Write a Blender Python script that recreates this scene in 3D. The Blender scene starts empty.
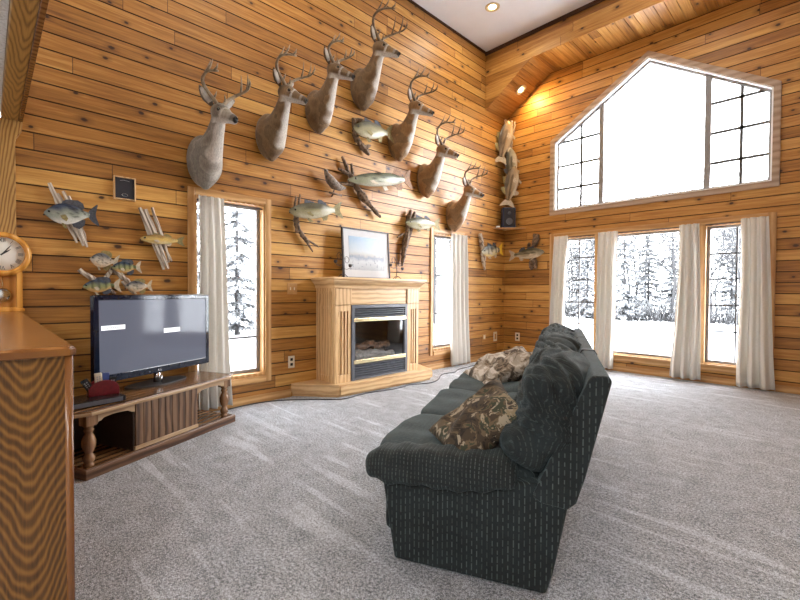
import bpy, bmesh, math, random
from mathutils import Vector, Matrix, noise, Euler
PI = math.pi
SC = bpy.context.scene
COL = SC.collection
random.seed(4)

# ------------------------------------------------------------------ materials
class NT:
    def __init__(s, name):
        s.m = bpy.data.materials.new(name); s.m.use_nodes = True
        s.t = s.m.node_tree; s.t.nodes.clear()
        s.out = s.n('ShaderNodeOutputMaterial'); s.p = s.n('ShaderNodeBsdfPrincipled')
        s.l(s.p.outputs[0], s.out.inputs[0])
    def n(s, k, **kw):
        x = s.t.nodes.new(k)
        for a, b in kw.items(): setattr(x, a, b)
        return x
    def l(s, a, b): s.t.links.new(a, b)
    def put(s, sock, v):
        if isinstance(v, bpy.types.NodeSocket): s.l(v, sock)
        elif v is not None: sock.default_value = v
    def math(s, op, a, b=None, c=None):
        x = s.n('ShaderNodeMath', operation=op)
        s.put(x.inputs[0], a); s.put(x.inputs[1], b); s.put(x.inputs[2], c)
        return x.outputs[0]
    def coord(s, k='Object'):
        return s.n('ShaderNodeTexCoord').outputs[k]
    def sep(s, v):
        x = s.n('ShaderNodeSeparateXYZ'); s.l(v, x.inputs[0]); return x.outputs
    def comb(s, a=0., b=0., c=0.):
        x = s.n('ShaderNodeCombineXYZ')
        for i, q in enumerate((a, b, c)): s.put(x.inputs[i], q)
        return x.outputs[0]
    def scale(s, v, sc):
        x = s.n('ShaderNodeVectorMath', operation='MULTIPLY'); s.l(v, x.inputs[0]); x.inputs[1].default_value = sc
        return x.outputs[0]
    def noise(s, v, sc, det=4, rough=.55, dist=0, out='Fac'):
        x = s.n('ShaderNodeTexNoise'); s.l(v, x.inputs['Vector'])
        x.inputs['Scale'].default_value = sc; x.inputs['Detail'].default_value = det
        x.inputs['Roughness'].default_value = rough; x.inputs['Distortion'].default_value = dist
        return x.outputs[out]
    def white(s, v):
        x = s.n('ShaderNodeTexWhiteNoise', noise_dimensions='3D'); s.l(v, x.inputs['Vector']); return x.outputs['Value']
    def ramp(s, f, stops, interp='LINEAR'):
        x = s.n('ShaderNodeValToRGB'); s.l(f, x.inputs[0]); x.color_ramp.interpolation = interp
        e = x.color_ramp.elements
        while len(e) < len(stops): e.new(.5)
        for i, (p, c) in enumerate(stops):
            e[i].position = p; e[i].color = (*c, 1) if len(c) == 3 else c
        return x.outputs[0]
    def mix(s, f, a, b, bt='MIX'):
        x = s.n('ShaderNodeMix', data_type='RGBA', blend_type=bt)
        s.put(x.inputs[0], f)
        s.put(x.inputs[6], (*a, 1) if isinstance(a, tuple) and len(a) == 3 else a)
        s.put(x.inputs[7], (*b, 1) if isinstance(b, tuple) and len(b) == 3 else b)
        return x.outputs[2]
    def bump(s, h, st, d=.01):
        x = s.n('ShaderNodeBump'); s.l(h, x.inputs['Height'])
        x.inputs['Strength'].default_value = st; x.inputs['Distance'].default_value = d
        s.l(x.outputs[0], s.p.inputs['Normal'])
    def fin(s, col=None, rough=.5, **kw):
        if col is not None: s.put(s.p.inputs['Base Color'], (*col, 1) if isinstance(col, tuple) and len(col) == 3 else col)
        s.put(s.p.inputs['Roughness'], rough)
        for k, v in kw.items(): s.put(s.p.inputs[k.replace('_', ' ')], v)
        return s.m

def plain(name, col, rough=.5, var=.12, sc=20, **kw):
    s = NT(name); v = s.coord()
    n = s.noise(v, sc, 5)
    c = s.ramp(n, [(.3, tuple(max(0, x*(1-var)) for x in col)), (.7, tuple(min(1, x*(1+var)) for x in col))])
    return s.fin(c, rough, **kw)

def planks(name, ux, vx, pitch, c_dark, c_mid, c_light, length=2.2, rough=.46, off=0.):
    """boards: U runs along the board, V across; ux, vx weight the object coordinates"""
    s = NT(name); x, y, z = s.sep(s.coord())
    def lin(w):
        a = s.math('MULTIPLY', x, w[0]); a = s.math('MULTIPLY_ADD', y, w[1], a); return s.math('MULTIPLY_ADD', z, w[2], a)
    U = lin(ux); V = s.math('ADD', lin(vx), off)
    vr = s.math('DIVIDE', V, pitch); row = s.math('FLOOR', vr)
    r1 = s.white(s.comb(row, 3.3, 1.7))
    u2 = s.math('ADD', s.math('DIVIDE', U, length), s.math('MULTIPLY', r1, 9.))
    brd = s.math('FLOOR', u2); tone = s.white(s.comb(row, brd, 5.1))
    fr = s.math('FRACT', u2)
    joint = s.math('LESS_THAN', fr, .0022)
    # grain
    g = s.noise(s.comb(s.math('MULTIPLY', U, 1.1), s.math('MULTIPLY', V, 22.), s.math('MULTIPLY', tone, 31.)), 1.6, 6, .6, .6)
    g2 = s.noise(s.comb(s.math('MULTIPLY', U, 5.), s.math('MULTIPLY', V, 160.), s.math('MULTIPLY', tone, 17.)), 1., 3, .6)
    t = s.math('ADD', s.math('MULTIPLY', tone, .34), s.math('MULTIPLY', g, .82))
    t = s.math('ADD', t, s.math('MULTIPLY', g2, .34)); t = s.math('SUBTRACT', t, .25)
    col = s.ramp(t, [(.12, c_dark), (.48, c_mid), (.85, c_light)])
    # knots
    vor = s.n('ShaderNodeTexVoronoi', voronoi_dimensions='2D', feature='F1'); vor.inputs['Scale'].default_value = 1.
    s.l(s.comb(s.math('MULTIPLY', s.math('ADD', U, s.math('MULTIPLY', tone, 3.)), 2.6), s.math('MULTIPLY', V, 4.3), 0.), vor.inputs['Vector'])
    wob = s.noise(s.comb(U, V, tone), 26, 2)
    d = s.math('ADD', vor.outputs['Distance'], s.math('MULTIPLY', s.math('SUBTRACT', wob, .5), .05))
    kr = s.sep(vor.outputs['Color'])[0]
    size = s.math('MULTIPLY_ADD', kr, .085, .010)
    k = s.math('DIVIDE', d, size)
    has = s.math('GREATER_THAN', kr, .42)
    core = s.math('MULTIPLY', s.ramp(k, [(.55, (1, 1, 1)), (1., (0, 0, 0))]), has)
    halo = s.math('MULTIPLY', s.ramp(s.math('DIVIDE', k, 3.), [(.2, (1, 1, 1)), (.9, (0, 0, 0))]), s.math('MULTIPLY', has, .5))
    col = s.mix(halo, col, tuple(a*b for a, b in zip(c_dark, (.75, .62, .5))))
    col = s.mix(core, col, (.045, .016, .006))
    col = s.mix(joint, col, (.05, .02, .008))
    s.bump(s.math('ADD', g, s.math('MULTIPLY', core, -.5)), .12, .004)
    return s.fin(col, rough)

def grain(name, ax, cross, c1, c2, c3, cath=0., freq=60., rough=.35, cx=0., spread=8., nz=.12, cround=.0004):
    """wood with grain along axis ax (vector), cross axis; cath>0 bends rings into cathedral arches"""
    s = NT(name); x, y, z = s.sep(s.coord())
    def lin(w):
        a = s.math('MULTIPLY', x, w[0]); a = s.math('MULTIPLY_ADD', y, w[1], a); return s.math('MULTIPLY_ADD', z, w[2], a)
    U = lin(ax); V = s.math('SUBTRACT', lin(cross), cx)
    n = s.noise(s.comb(s.math('MULTIPLY', U, 1.), s.math('MULTIPLY', V, 4.), 0.), 2.2, 3, .5)
    if cath != 0:
        f = s.math('MULTIPLY', s.math('SQRT', s.math('ADD', s.math('MULTIPLY', s.math('MULTIPLY', V, V), spread), s.math('MULTIPLY', cround, 1.))), 1.)
        f = s.math('ADD', f, s.math('MULTIPLY', U, cath))
        f = s.math('ADD', f, s.math('MULTIPLY', n, nz))
    else:
        f = s.math('ADD', V, s.math('MULTIPLY', n, .09))
    w = s.math('SINE', s.math('MULTIPLY', f, freq)); w = s.math('MULTIPLY_ADD', w, .5, .5)
    fine = s.noise(s.comb(s.math('MULTIPLY', U, 6.), s.math('MULTIPLY', V, 190.), 0.), 1., 4, .7)
    big = s.noise(s.comb(s.math('MULTIPLY', U, 1.), s.math('MULTIPLY', V, 9.), 2.), 1.3, 3)
    t = s.math('ADD', s.math('MULTIPLY', s.math('POWER', w, 1.6), .38), s.math('MULTIPLY', fine, .5))
    t = s.math('ADD', t, s.math('MULTIPLY', big, .25)); 
    col = s.ramp(t, [(.25, c3), (.55, c2), (.88, c1)])
    s.bump(t, .15, .002)
    return s.fin(col, rough)

M = {}
PITCH = .1335
M['siding'] = planks('pine siding', (1, 1, 0), (0, 0, 1), PITCH, (.115, .040, .007), (.42, .185, .034), (.70, .41, .115))
M['soffit_wood'] = planks('pine soffit boards', (0, 1, 0), (1, 0, .55), .135, (.11, .038, .008), (.40, .18, .034), (.66, .38, .11), 3.)
M['groove'] = plain('groove shade and trim brown', (.055, .020, .007), .8)  # dark brown paints shade into the board grooves; dark trims share it
M['trim'] = grain('pine trim', (0, 0, 1), (1, 1, 0), (.66, .42, .19), (.52, .29, .11), (.36, .17, .05), rough=.4, freq=90)
M['trim_h'] = grain('pine trim flat', (1, 1, 0), (0, 0, 1), (.66, .42, .19), (.52, .29, .11), (.36, .17, .05), rough=.4, freq=90)
M['whitetrim'] = grain('pale window trim', (1, 1, 0), (0, 0, 1), (.26, .17, .11), (.38, .27, .19), (.50, .38, .28), rough=.4, freq=70)
M['vinyl'] = plain('grey window sash', (.26, .25, .25), .4, .05)
M['muntin'] = plain('muntin bars', (.10, .10, .11), .4, .05)
M['oak_end'] = grain('oak cathedral panel', (0, 0, 1), (1, 1, 0), (.30, .145, .030), (.17, .075, .015), (.035, .012, .003), cath=-1.1, freq=150., cx=2.775+.20, rough=.32, spread=7., nz=.16, cround=.0035)
M['oak_post'] = grain('oak post', (0, 0, 1), (1, 1, 0), (.14, .055, .012), (.38, .20, .055), (.56, .33, .11), cath=-.35, freq=130., cx=-6.86, spread=6.)
M['oak_beam'] = grain('oak beam', (1, 0, 0), (0, 1, 0), (.13, .05, .010), (.33, .17, .04), (.50, .28, .085), cath=-.35, freq=130., cx=-6.78, spread=6.)
M['oak_top'] = grain('oak top', (.35, 1, 0), (1, -.3, 0), (.15, .055, .015), (.30, .125, .038), (.45, .22, .075), freq=150., rough=.2)
M['oak_edge'] = grain('oak edge', (0, 1, 0), (1, 0, 0), (.10, .035, .009), (.17, .065, .018), (.26, .11, .03), freq=150., rough=.25)
M['oak_light'] = grain('light oak', (0, 0, 1), (1, 1, 0), (.40, .22, .085), (.60, .38, .18), (.74, .52, .28), freq=120., rough=.38)
M['oak_light_h'] = grain('light oak level', (1, 1, 0), (0, 0, 1), (.40, .22, .085), (.60, .38, .18), (.74, .52, .28), freq=120., rough=.38)
M['stand_top'] = grain('dark pine top', (0, 1, 0), (1, 0, 0), (.045, .018, .008), (.16, .075, .03), (.30, .17, .08), freq=85., rough=.2)
M['stand'] = grain('dark pine', (0, 0, 1), (0, 1, 0), (.035, .015, .008), (.13, .065, .03), (.26, .15, .08), freq=110., rough=.35)
M['stand_h'] = grain('dark pine level', (0, 1, 0), (0, 0, 1), (.03, .013, .007), (.11, .05, .024), (.22, .12, .065), freq=110., rough=.35)
M['stand_edge'] = grain('worn pine edge', (0, 1, 0), (0, 0, 1), (.22, .12, .055), (.38, .24, .12), (.52, .36, .21), freq=90., rough=.35)
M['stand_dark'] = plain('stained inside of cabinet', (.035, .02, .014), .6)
M['turned'] = grain('turned pine', (0, 0, 1), (1, 1, 0), (.06, .026, .01), (.20, .10, .045), (.36, .2, .10), freq=60., rough=.25)
M['clock_wood'] = grain('honey oak', (0, 0, 1), (0, 1, 0), (.42, .16, .02), (.62, .27, .045), (.78, .40, .09), freq=90., rough=.25)
M['white_paint'] = plain('white painted ceiling', (.80, .84, .89), .7, .03, 3)
M['ivory'] = plain('ivory plastic', (.72, .66, .52), .35, .03)
M['plate_wood'] = plain('wooden cover plate', (.50, .27, .10), .4)
M['black'] = plain('black plastic', (.012, .013, .016), .25)
M['black_matte'] = plain('black metal', (.022, .023, .027), .45)
M['louver'] = plain('dark grey enamel', (.10, .105, .125), .35)
M['slot'] = plain('black recess', (.008, .008, .009), .7)
M['brass'] = plain('polished brass', (.80, .68, .42), .25, .05, Metallic=1.)
M['chrome'] = plain('chrome', (.7, .7, .72), .2, .03, Metallic=1.)
M['iron'] = plain('wrought iron', (.05, .04, .04), .5)
M['snow'] = plain('snow', (.93, .94, .96), .8, .02, 2)
M['white_card'] = plain('white card', (.85, .86, .88), .6, .02)
M['mat_white'] = plain('picture mat', (.50, .50, .51), .7, .02)
M['ink'] = plain('dark ink', (.03, .03, .035), .5)
M['grey_ink'] = plain('grey ink', (.35, .36, .4), .5)
M['dial'] = plain('clock dial', (.80, .77, .70), .4, .03)
M['burgundy'] = plain('burgundy leather', (.15, .008, .016), .35, .3, 40)
M['firebrick'] = plain('soot black firebox', (.03, .029, .03), .6)
M['ash_log'] = plain('ashy ceramic log', (.55, .53, .50), .8, .35, 30)
M['char_log'] = plain('charred ceramic log', (.30, .17, .10), .8, .8, 25)
M['mirror'] = plain('pendulum glass', (.6, .62, .62), .15, .1, Metallic=1.)
M['concrete'] = plain('house siding outside', (.6, .6, .6), .8)
M['navy_speaker'] = plain('dark blue speaker shell', (.015, .035, .10), .35)
M['speaker_mesh'] = plain('black speaker cloth', (.012, .013, .022), .6)

def mk_textured():
    s = NT('knockdown textured plaster'); v = s.coord()
    n = s.noise(v, 60, 4, .6); s.bump(n, .9, .01)
    return s.fin(s.ramp(n, [(.3, (.60, .60, .58)), (.6, (.82, .83, .82))]), .8)
M['textured'] = mk_textured()

def mk_carpet():
    s = NT('grey cut pile carpet'); v = s.coord()
    a = s.noise(v, 210, 2, .7); b = s.noise(v, 75, 3, .7); c = s.noise(v, 9, 4, .6)
    x, y, z = s.sep(v)
    # vacuum strokes: fans of pile brushed the other way
    def strokes(ang, seed):
        mp = s.n('ShaderNodeMapping'); mp.inputs['Rotation'].default_value = (0, 0, ang); mp.inputs['Scale'].default_value = (.7, 9., 1); mp.inputs['Location'].default_value = (seed, seed, 0)
        s.l(v, mp.inputs[0]); q = s.noise(mp.outputs[0], 1., 2, .5, .5)
        return s.ramp(q, [(.56, (0, 0, 0)), (.63, (1, 1, 1))])
    m = s.noise(v, .55, 2)
    k1 = s.math('MULTIPLY', strokes(.35, 3.), s.ramp(m, [(.42, (1, 1, 1)), (.52, (0, 0, 0))]))
    k2 = s.math('MULTIPLY', strokes(1.25, 9.), s.ramp(m, [(.48, (0, 0, 0)), (.56, (1, 1, 1))]))
    st = s.math('ADD', k1, k2)
    t = s.math('ADD', s.math('MULTIPLY', a, 1.05), s.math('MULTIPLY', b, .85)); t = s.math('ADD', t, s.math('MULTIPLY', c, .22))
    t = s.math('ADD', t, s.math('MULTIPLY', st, .085)); t = s.math('SUBTRACT', t, .53)
    col = s.ramp(t, [(.28, (.04, .044, .050)), (.50, (.34, .36, .40)), (.70, (.82, .86, .93))])
    s.bump(s.math('ADD', a, b), .8, .012)
    return s.fin(col, .95)
M['carpet'] = mk_carpet()

def mk_sofa(name, A, B, base=(.006, .0095, .0105), dash=(.10, .125, .125), pa=.021, pb=.034, grid=0.):
    s = NT(name); x, y, z = s.sep(s.coord())
    def lin(w):
        a = s.math('MULTIPLY', x, w[0]); a = s.math('MULTIPLY_ADD', y, w[1], a); return s.math('MULTIPLY_ADD', z, w[2], a)
    a = s.math('DIVIDE', lin(A), pa); ra = s.math('FLOOR', a)
    b = s.math('ADD', s.math('DIVIDE', lin(B), pb), s.math('MULTIPLY', s.white(s.comb(ra, 1.3, 2.)), 1. if not grid else .15))
    rb = s.math('FLOOR', b)
    la = s.math('LESS_THAN', s.math('ABSOLUTE', s.math('SUBTRACT', s.math('FRACT', a), .5)), .10)
    lb = s.math('LESS_THAN', s.math('FRACT', b), s.math('MULTIPLY_ADD', s.white(s.comb(ra, rb, 0.)), .45, .45))
    k = s.math('MULTIPLY', la, lb)
    k = s.math('MULTIPLY', k, s.math('MULTIPLY_ADD', s.white(s.comb(rb, ra, 4.)), .6, .25))
    n = s.noise(s.coord(), 9, 4); f = s.noise(s.coord(), 260, 2)
    c = s.mix(s.ramp(n, [(.35, (0, 0, 0)), (.7, (1, 1, 1))]), base, tuple(q*2.1 for q in base))
    c = s.mix(k, c, dash)
    rib = s.math('ABSOLUTE', s.math('SUBTRACT', s.math('FRACT', s.math('MULTIPLY', a, 2.)), .5))
    s.bump(s.math('ADD', rib, f), .5, .004)
    s.fin(c, .8)
    s.p.inputs['Sheen Weight'].default_value = .16; s.p.inputs['Sheen Roughness'].default_value = .4
    s.p.inputs['Sheen Tint'].default_value = (.55, .75, .8, 1)
    return s.m
M['sofa_side'] = mk_sofa('dark green ribbed upholstery', (1, 1, 0), (0, 0, 1))
M['sofa_seat'] = mk_sofa('dark green ribbed seat cloth', (0, 1, 0), (1, 0, 0), base=(.016, .024, .026), pa=.016, pb=.022, dash=(.10, .125, .125), grid=1)
M['sofa_arm'] = mk_sofa('dark green ribbed arm cloth', (1, 0, 0), (0, 1, 1), base=(.007, .010, .011), pa=.017, pb=.02, dash=(.10, .12, .115), grid=1)
M['sofa_back'] = mk_sofa('dark green ribbed cushion cloth', (.8, .8, .0), (0, 0, 1), pa=.017, pb=.02, dash=(.055, .07, .07), grid=1)
M['sofa_cush_side'] = M['sofa_back']

def mk_camo():
    s = NT('faded woodland camouflage cloth'); v = s.coord()
    n = s.noise(v, 9, 3, .6, 1.2); n2 = s.noise(v, 15, 3, .6, 1.5, 'Color'); q = s.sep(n2)
    c = s.ramp(n, [(.0, (.02, .014, .009)), (.40, (.055, .036, .02)), (.50, (.13, .09, .05)), (.56, (.045, .048, .026)), (.64, (.26, .20, .12))], 'CONSTANT')
    c = s.mix(s.math('GREATER_THAN', q[0], .60), c, (.33, .27, .19))
    c = s.mix(s.math('GREATER_THAN', q[1], .63), c, (.03, .022, .016))
    s.bump(s.noise(v, 14, 3), .4, .02)
    return s.fin(c, .85)
M['camo'] = mk_camo()
def mk_camo2():
    s = NT('pale camouflage blanket cloth'); v = s.coord()
    n = s.noise(v, 10, 3, .6, 1.2)
    c = s.ramp(n, [(.0, (.07, .05, .035)), (.42, (.22, .17, .12)), (.50, (.42, .36, .29)), (.60, (.60, .54, .47))], 'CONSTANT')
    s.bump(s.noise(v, 14, 3), .4, .02)
    return s.fin(c, .85)
M['camo_pale'] = mk_camo2()

def mk_curtain():
    s = NT('oatmeal linen curtain'); v = s.coord()
    n = s.noise(s.scale(v, (1, 1, .3)), 180, 2)
    s.fin(s.ramp(n, [(.2, (.70, .68, .64)), (.8, (.80, .78, .74))]), .85)
    tr = s.n('ShaderNodeBsdfTranslucent'); tr.inputs[0].default_value = (.86, .83, .77, 1)
    mx = s.n('ShaderNodeMixShader'); mx.inputs[0].default_value = .13
    s.l(s.p.outputs[0], mx.inputs[1]); s.l(tr.outputs[0], mx.inputs[2]); s.l(mx.outputs[0], s.out.inputs[0])
    return s.m
M['curtain'] = mk_curtain()

def mk_glass(name, refl=.06, tint=(1, 1, 1)):
    s = NT(name); s.t.nodes.remove(s.p)
    tr = s.n('ShaderNodeBsdfTransparent'); tr.inputs[0].default_value = (*tint, 1)
    gl = s.n('ShaderNodeBsdfGlossy'); gl.inputs['Roughness'].default_value = .02
    lw = s.n('ShaderNodeLayerWeight'); lw.inputs[0].default_value = .25
    f = s.math('MULTIPLY_ADD', lw.outputs['Fresnel'], .5, refl)
    mx = s.n('ShaderNodeMixShader'); s.l(f, mx.inputs[0]); s.l(tr.outputs[0], mx.inputs[1]); s.l(gl.outputs[0], mx.inputs[2])
    s.l(mx.outputs[0], s.out.inputs[0]); return s.m
M['glass'] = mk_glass('window glass', 0.0)
M['fire_glass'] = mk_glass('smoked fireplace glass', .03, (.85, .85, .85))

def mk_screen():
    s = NT('television screen')
    s.fin((.035, .037, .048), .07)
    s.p.inputs['Specular IOR Level'].default_value = .28
    s.p.inputs['Emission Color'].default_value = (.30, .32, .42, 1); s.p.inputs['Emission Strength'].default_value = .10
    return s.m
M['screen'] = mk_screen()
M['tv_frame'] = plain('glossy black bezel', (.008, .012, .028), .08)

def emit(name, c, st):
    s = NT(name); s.fin(c, .5); s.p.inputs['Emission Color'].default_value = (*c, 1); s.p.inputs['Emission Strength'].default_value = st; return s.m
M['bulb'] = emit('warm lit bulb', (1, .80, .45), 9)
M['message'] = emit('lit message box on screen', (.85, .87, .9), .25)
M['vent_ring'] = plain('brass lamp ring', (.62, .50, .30), .35)

def mk_attr(name, rough=.6, nsc=60, var=.35, stretch=(1, 1, 1), sheen=0.):
    s = NT(name); a = s.n('ShaderNodeAttribute', attribute_name='coat')
    n = s.noise(s.scale(s.coord(), stretch), nsc, 4, .7)
    c = s.mix(1., a.outputs['Color'], s.ramp(n, [(.3, (1-var,)*3), (.7, (1+var*.3,)*3)]), 'MULTIPLY')
    s.bump(n, .5, .006); s.fin(c, rough); s.p.inputs['Sheen Weight'].default_value = sheen
    return s.m
M['fur'] = mk_attr('deer coat', .8, 90, .4, (1, 1, .35), .2)
M['fish_skin'] = mk_attr('glazed fish skin', .22, 70, .22)
M['antler'] = plain('antler bone', (.17, .115, .065), .45, .5, 25)
M['antler_pale'] = plain('pale antler bone', (.26, .20, .13), .45, .45, 25)
M['eye'] = plain('glass eye', (.008, .006, .005), .08)
M['ear_in'] = plain('white ear fur', (.50, .47, .43), .9, .3)
M['driftwood'] = grain('weathered driftwood', (.39, 0, 1), (1, 0, -.39), (.12, .08, .06), (.46, .38, .30), (.74, .68, .60), freq=190., rough=.8)
M['driftwood_dark'] = plain('brown driftwood', (.17, .115, .075), .8, .75, 34)
M['fin_dark'] = plain('dark fin', (.05, .055, .07), .65, .5, 60)
M['fin_olive'] = plain('olive fin', (.24, .19, .07), .65, .4, 60)
M['fin_pale'] = plain('pale fin', (.50, .42, .30), .65, .3, 60)
M['fin_yellow'] = plain('yellow fin', (.75, .48, .03), .65, .2, 60)
M['fin_brown'] = plain('rust brown fin', (.20, .085, .025), .65, .5, 50)
M['bird'] = plain('mottled grey bark', (.20, .16, .13), .8, .7, 50)

def mk_print():
    s = NT('faded winter landscape print'); x, y, z = s.sep(s.coord())
    n = s.noise(s.coord(), 9, 5); n2 = s.noise(s.coord(), 28, 4)
    h = s.math('ADD', z, s.math('MULTIPLY', s.math('SUBTRACT', n, .5), .12))
    c = s.ramp(s.math('MULTIPLY', h, 1.7), [(.1, (.30, .32, .35)), (.36, (.42, .43, .45)), (.44, (.18, .21, .26)), (.5, (.36, .35, .33)), (.58, (.38, .41, .44)), (.85, (.22, .31, .42))])
    c = s.mix(s.math('MULTIPLY', s.math('GREATER_THAN', n2, .62), s.math('LESS_THAN', z, .30)), c, (.16, .19, .21))
    return s.fin(c, .3)
M['print'] = mk_print()

def mk_bark():
    s = NT('snow dusted bark'); g = s.n('ShaderNodeNewGeometry'); nz = s.sep(g.outputs['Normal'])[2]
    n = s.noise(s.coord(), 7, 3)
    k = s.ramp(s.math('ADD', nz, s.math('MULTIPLY', n, .6)), [(.62, (0, 0, 0)), (.85, (1, 1, 1))])
    return s.fin(s.mix(k, (.045, .045, .048), (.24, .25, .26)), .9)
M['bark'] = mk_bark()
def mk_needles():
    s = NT('snow dusted needles'); g = s.n('ShaderNodeNewGeometry')
    n = s.noise(s.coord(), 4, 5, .7)
    k = s.ramp(n, [(.42, (0, 0, 0)), (.56, (1, 1, 1))])
    return s.fin(s.mix(k, (.04, .044, .046), (.28, .29, .31)), .95)
M['needles'] = mk_needles()

# ------------------------------------------------------------------ geometry
class MB:
    def __init__(s): s.v = []; s.f = []; s.mi = []; s.sm = []
    def add(s, vs, fs, mi=0, smooth=False, mat=None):
        o = len(s.v)
        s.v += [tuple(mat @ Vector(p)) if mat else tuple(p) for p in vs]
        s.f += [tuple(i+o for i in f) for f in fs]; s.mi += [mi]*len(fs); s.sm += [smooth]*len(fs)
        return s
    def box(s, x0, x1, y0, y1, z0, z1, mi=0, mat=None):
        vs = [(x, y, z) for x in (x0, x1) for y in (y0, y1) for z in (z0, z1)]
        return s.add(vs, [(0, 1, 3, 2), (4, 6, 7, 5), (0, 4, 5, 1), (2, 3, 7, 6), (0, 2, 6, 4), (1, 5, 7, 3)], mi, False, mat)
    def prism(s, poly, axis, a, b, mi=0, smooth=False, mat=None):
        """poly in the two other axes, extruded along axis from a to b"""
        def P(p, q):
            if axis == 0: return (q, p[0], p[1])
            if axis == 1: return (p[0], q, p[1])
            return (p[0], p[1], q)
        n = len(poly); vs = [P(p, a) for p in poly]+[P(p, b) for p in poly]
        fs = [tuple(range(n))[::-1], tuple(range(n, 2*n))]
        s.add(vs, fs, mi, False, mat)
        o = len(s.v)-2*n
        for i in range(n):
            s.f.append((o+i, o+(i+1) % n, o+n+(i+1) % n, o+n+i)); s.mi.append(mi); s.sm.append(smooth)
        return s
    def loft(s, rings, mi=0, cap=True, smooth=True, mat=None, closed=True):
        n = len(rings[0]); vs = [p for r in rings for p in r]; fs = []
        m = n if closed else n-1
        for k in range(len(rings)-1):
            for i in range(m):
                j = (i+1) % n; fs.append((k*n+i, k*n+j, (k+1)*n+j, (k+1)*n+i))
        s.add(vs, fs, mi, smooth, mat)
        if cap and closed:
            s.add(rings[0], [tuple(range(n))[::-1]], mi, False, mat); s.add(rings[-1], [tuple(range(n))], mi, False, mat)
        return s
    def tube(s, pts, rs, n=8, mi=0, flat=1., mat=None, smooth=True):
        pts = [Vector(p) for p in pts]
        if not isinstance(rs, (list, tuple)): rs = [rs]*len(pts)
        t0 = (pts[1]-pts[0]).normalized(); up = Vector((0, 0, 1)) if abs(t0.z) < .9 else Vector((1, 0, 0))
        a = t0.cross(up).normalized(); rings = []
        for i, p in enumerate(pts):
            t = (pts[min(i+1, len(pts)-1)]-pts[max(i-1, 0)]).normalized()
            a = (a - t*a.dot(t)).normalized(); b = t.cross(a)
            rings.append([p+(a*math.cos(2*PI*k/n)+b*math.sin(2*PI*k/n)*flat)*rs[i] for k in range(n)])
        return s.loft(rings, mi, True, smooth, mat)
    def lathe(s, prof, n=20, mi=0, mat=None, smooth=True):
        return s.loft([[(r*math.cos(2*PI*k/n), r*math.sin(2*PI*k/n), z) for k in range(n)] for r, z in prof], mi, True, smooth, mat)
    def build(s, name, mats, parent=None, bevel=0., loc=None, rot=None, subsurf=0, seg=2):
        me = bpy.data.meshes.new(name); me.from_pydata(s.v, [], s.f)
        if not isinstance(mats, (list, tuple)): mats = [mats]
        for m in mats: me.materials.append(m)
        me.polygons.foreach_set('material_index', s.mi); me.polygons.foreach_set('use_smooth', s.sm)
        bm = bmesh.new(); bm.from_mesh(me)
        bmesh.ops.remove_doubles(bm, verts=bm.verts, dist=1e-6)
        bmesh.ops.recalc_face_normals(bm, faces=bm.faces); bm.to_mesh(me); bm.free()
        o = bpy.data.objects.new(name, me); COL.objects.link(o)
        if parent: o.parent = parent
        if loc: o.location = loc
        if rot: o.rotation_euler = rot
        if bevel:
            b = o.modifiers.new('b', 'BEVEL'); b.width = bevel; b.segments = seg; b.limit_method = 'ANGLE'; b.angle_limit = .6
        if subsurf:
            b = o.modifiers.new('s', 'SUBSURF'); b.levels = b.render_levels = subsurf
        return o

def tag(o, label=None, cat=None, group=None, kind=None):
    if label: o['label'] = label
    if cat: o['category'] = cat
    if group: o['group'] = group
    if kind: o['kind'] = kind
    return o
def empty(name, label, cat, loc=(0, 0, 0), rot=(0, 0, 0), group=None):
    o = bpy.data.objects.new(name, None); COL.objects.link(o); o.empty_display_size = .1
    o.location = loc; o.rotation_euler = rot; return tag(o, label, cat, group)
def struct(o): o['kind'] = 'structure'; return o
def copy_tree(o, parent=None):
    c = o.copy(); COL.objects.link(c); c.parent = parent
    for ch in list(o.children): copy_tree(ch, c)
    return c

def apply_mesh(o):
    dg = bpy.context.evaluated_depsgraph_get(); dg.update()
    me = bpy.data.meshes.new_from_object(o.evaluated_get(dg)); o.modifiers.clear(); o.data = me
    return o
def paint(o, fn):
    me = o.data
    at = me.color_attributes.new('coat', 'FLOAT_COLOR', 'POINT')
    for i, v in enumerate(me.vertices):
        c = fn(v.co); at.data[i].color = (c[0], c[1], c[2], 1)

def softbox(sx, sy, sz, e=.45, div=14, fold=0., fs=6., seed=0, mb=None, mat=None, mi=0, sag=None):
    """puffy box, half sizes sx, sy, sz"""
    mb = mb or MB(); vs = []; idx = {}; fs_ = []
    def vert(p):
        k = tuple(round(c, 5) for c in p)
        if k in idx: return idx[k]
        d = Vector(p); m = (abs(d.x)**(2/e)+abs(d.y)**(2/e)+abs(d.z)**(2/e))**(e/2)
        q = d/m
        q = Vector((q.x*sx, q.y*sy, q.z*sz))
        if fold:
            nn = Vector((q.x/sx**2, q.y/sy**2, q.z/sz**2)).normalized()
            w = noise.noise(Vector((q.x*fs+seed, q.y*fs, q.z*fs*2.2)))+.5*noise.noise(Vector((q.x*fs*2.3, q.y*fs*2.3+seed, q.z*fs*4.)))
            q += nn*fold*w
        if sag: q = sag(q)
        idx[k] = len(vs); vs.append(q); return idx[k]
    for ax in range(3):
        for sg in (-1, 1):
            for i in range(div):
                for j in range(div):
                    f = []
                    for a, b in ((i, j), (i+1, j), (i+1, j+1), (i, j+1)):
                        c = [0, 0, 0]; c[ax] = sg; c[(ax+1) % 3] = 2*a/div-1; c[(ax+2) % 3] = 2*b/div-1
                        f.append(vert(c))
                    fs_.append(tuple(f) if sg > 0 else tuple(f[::-1]))
    return mb.add(vs, fs_, mi, True, mat)

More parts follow.
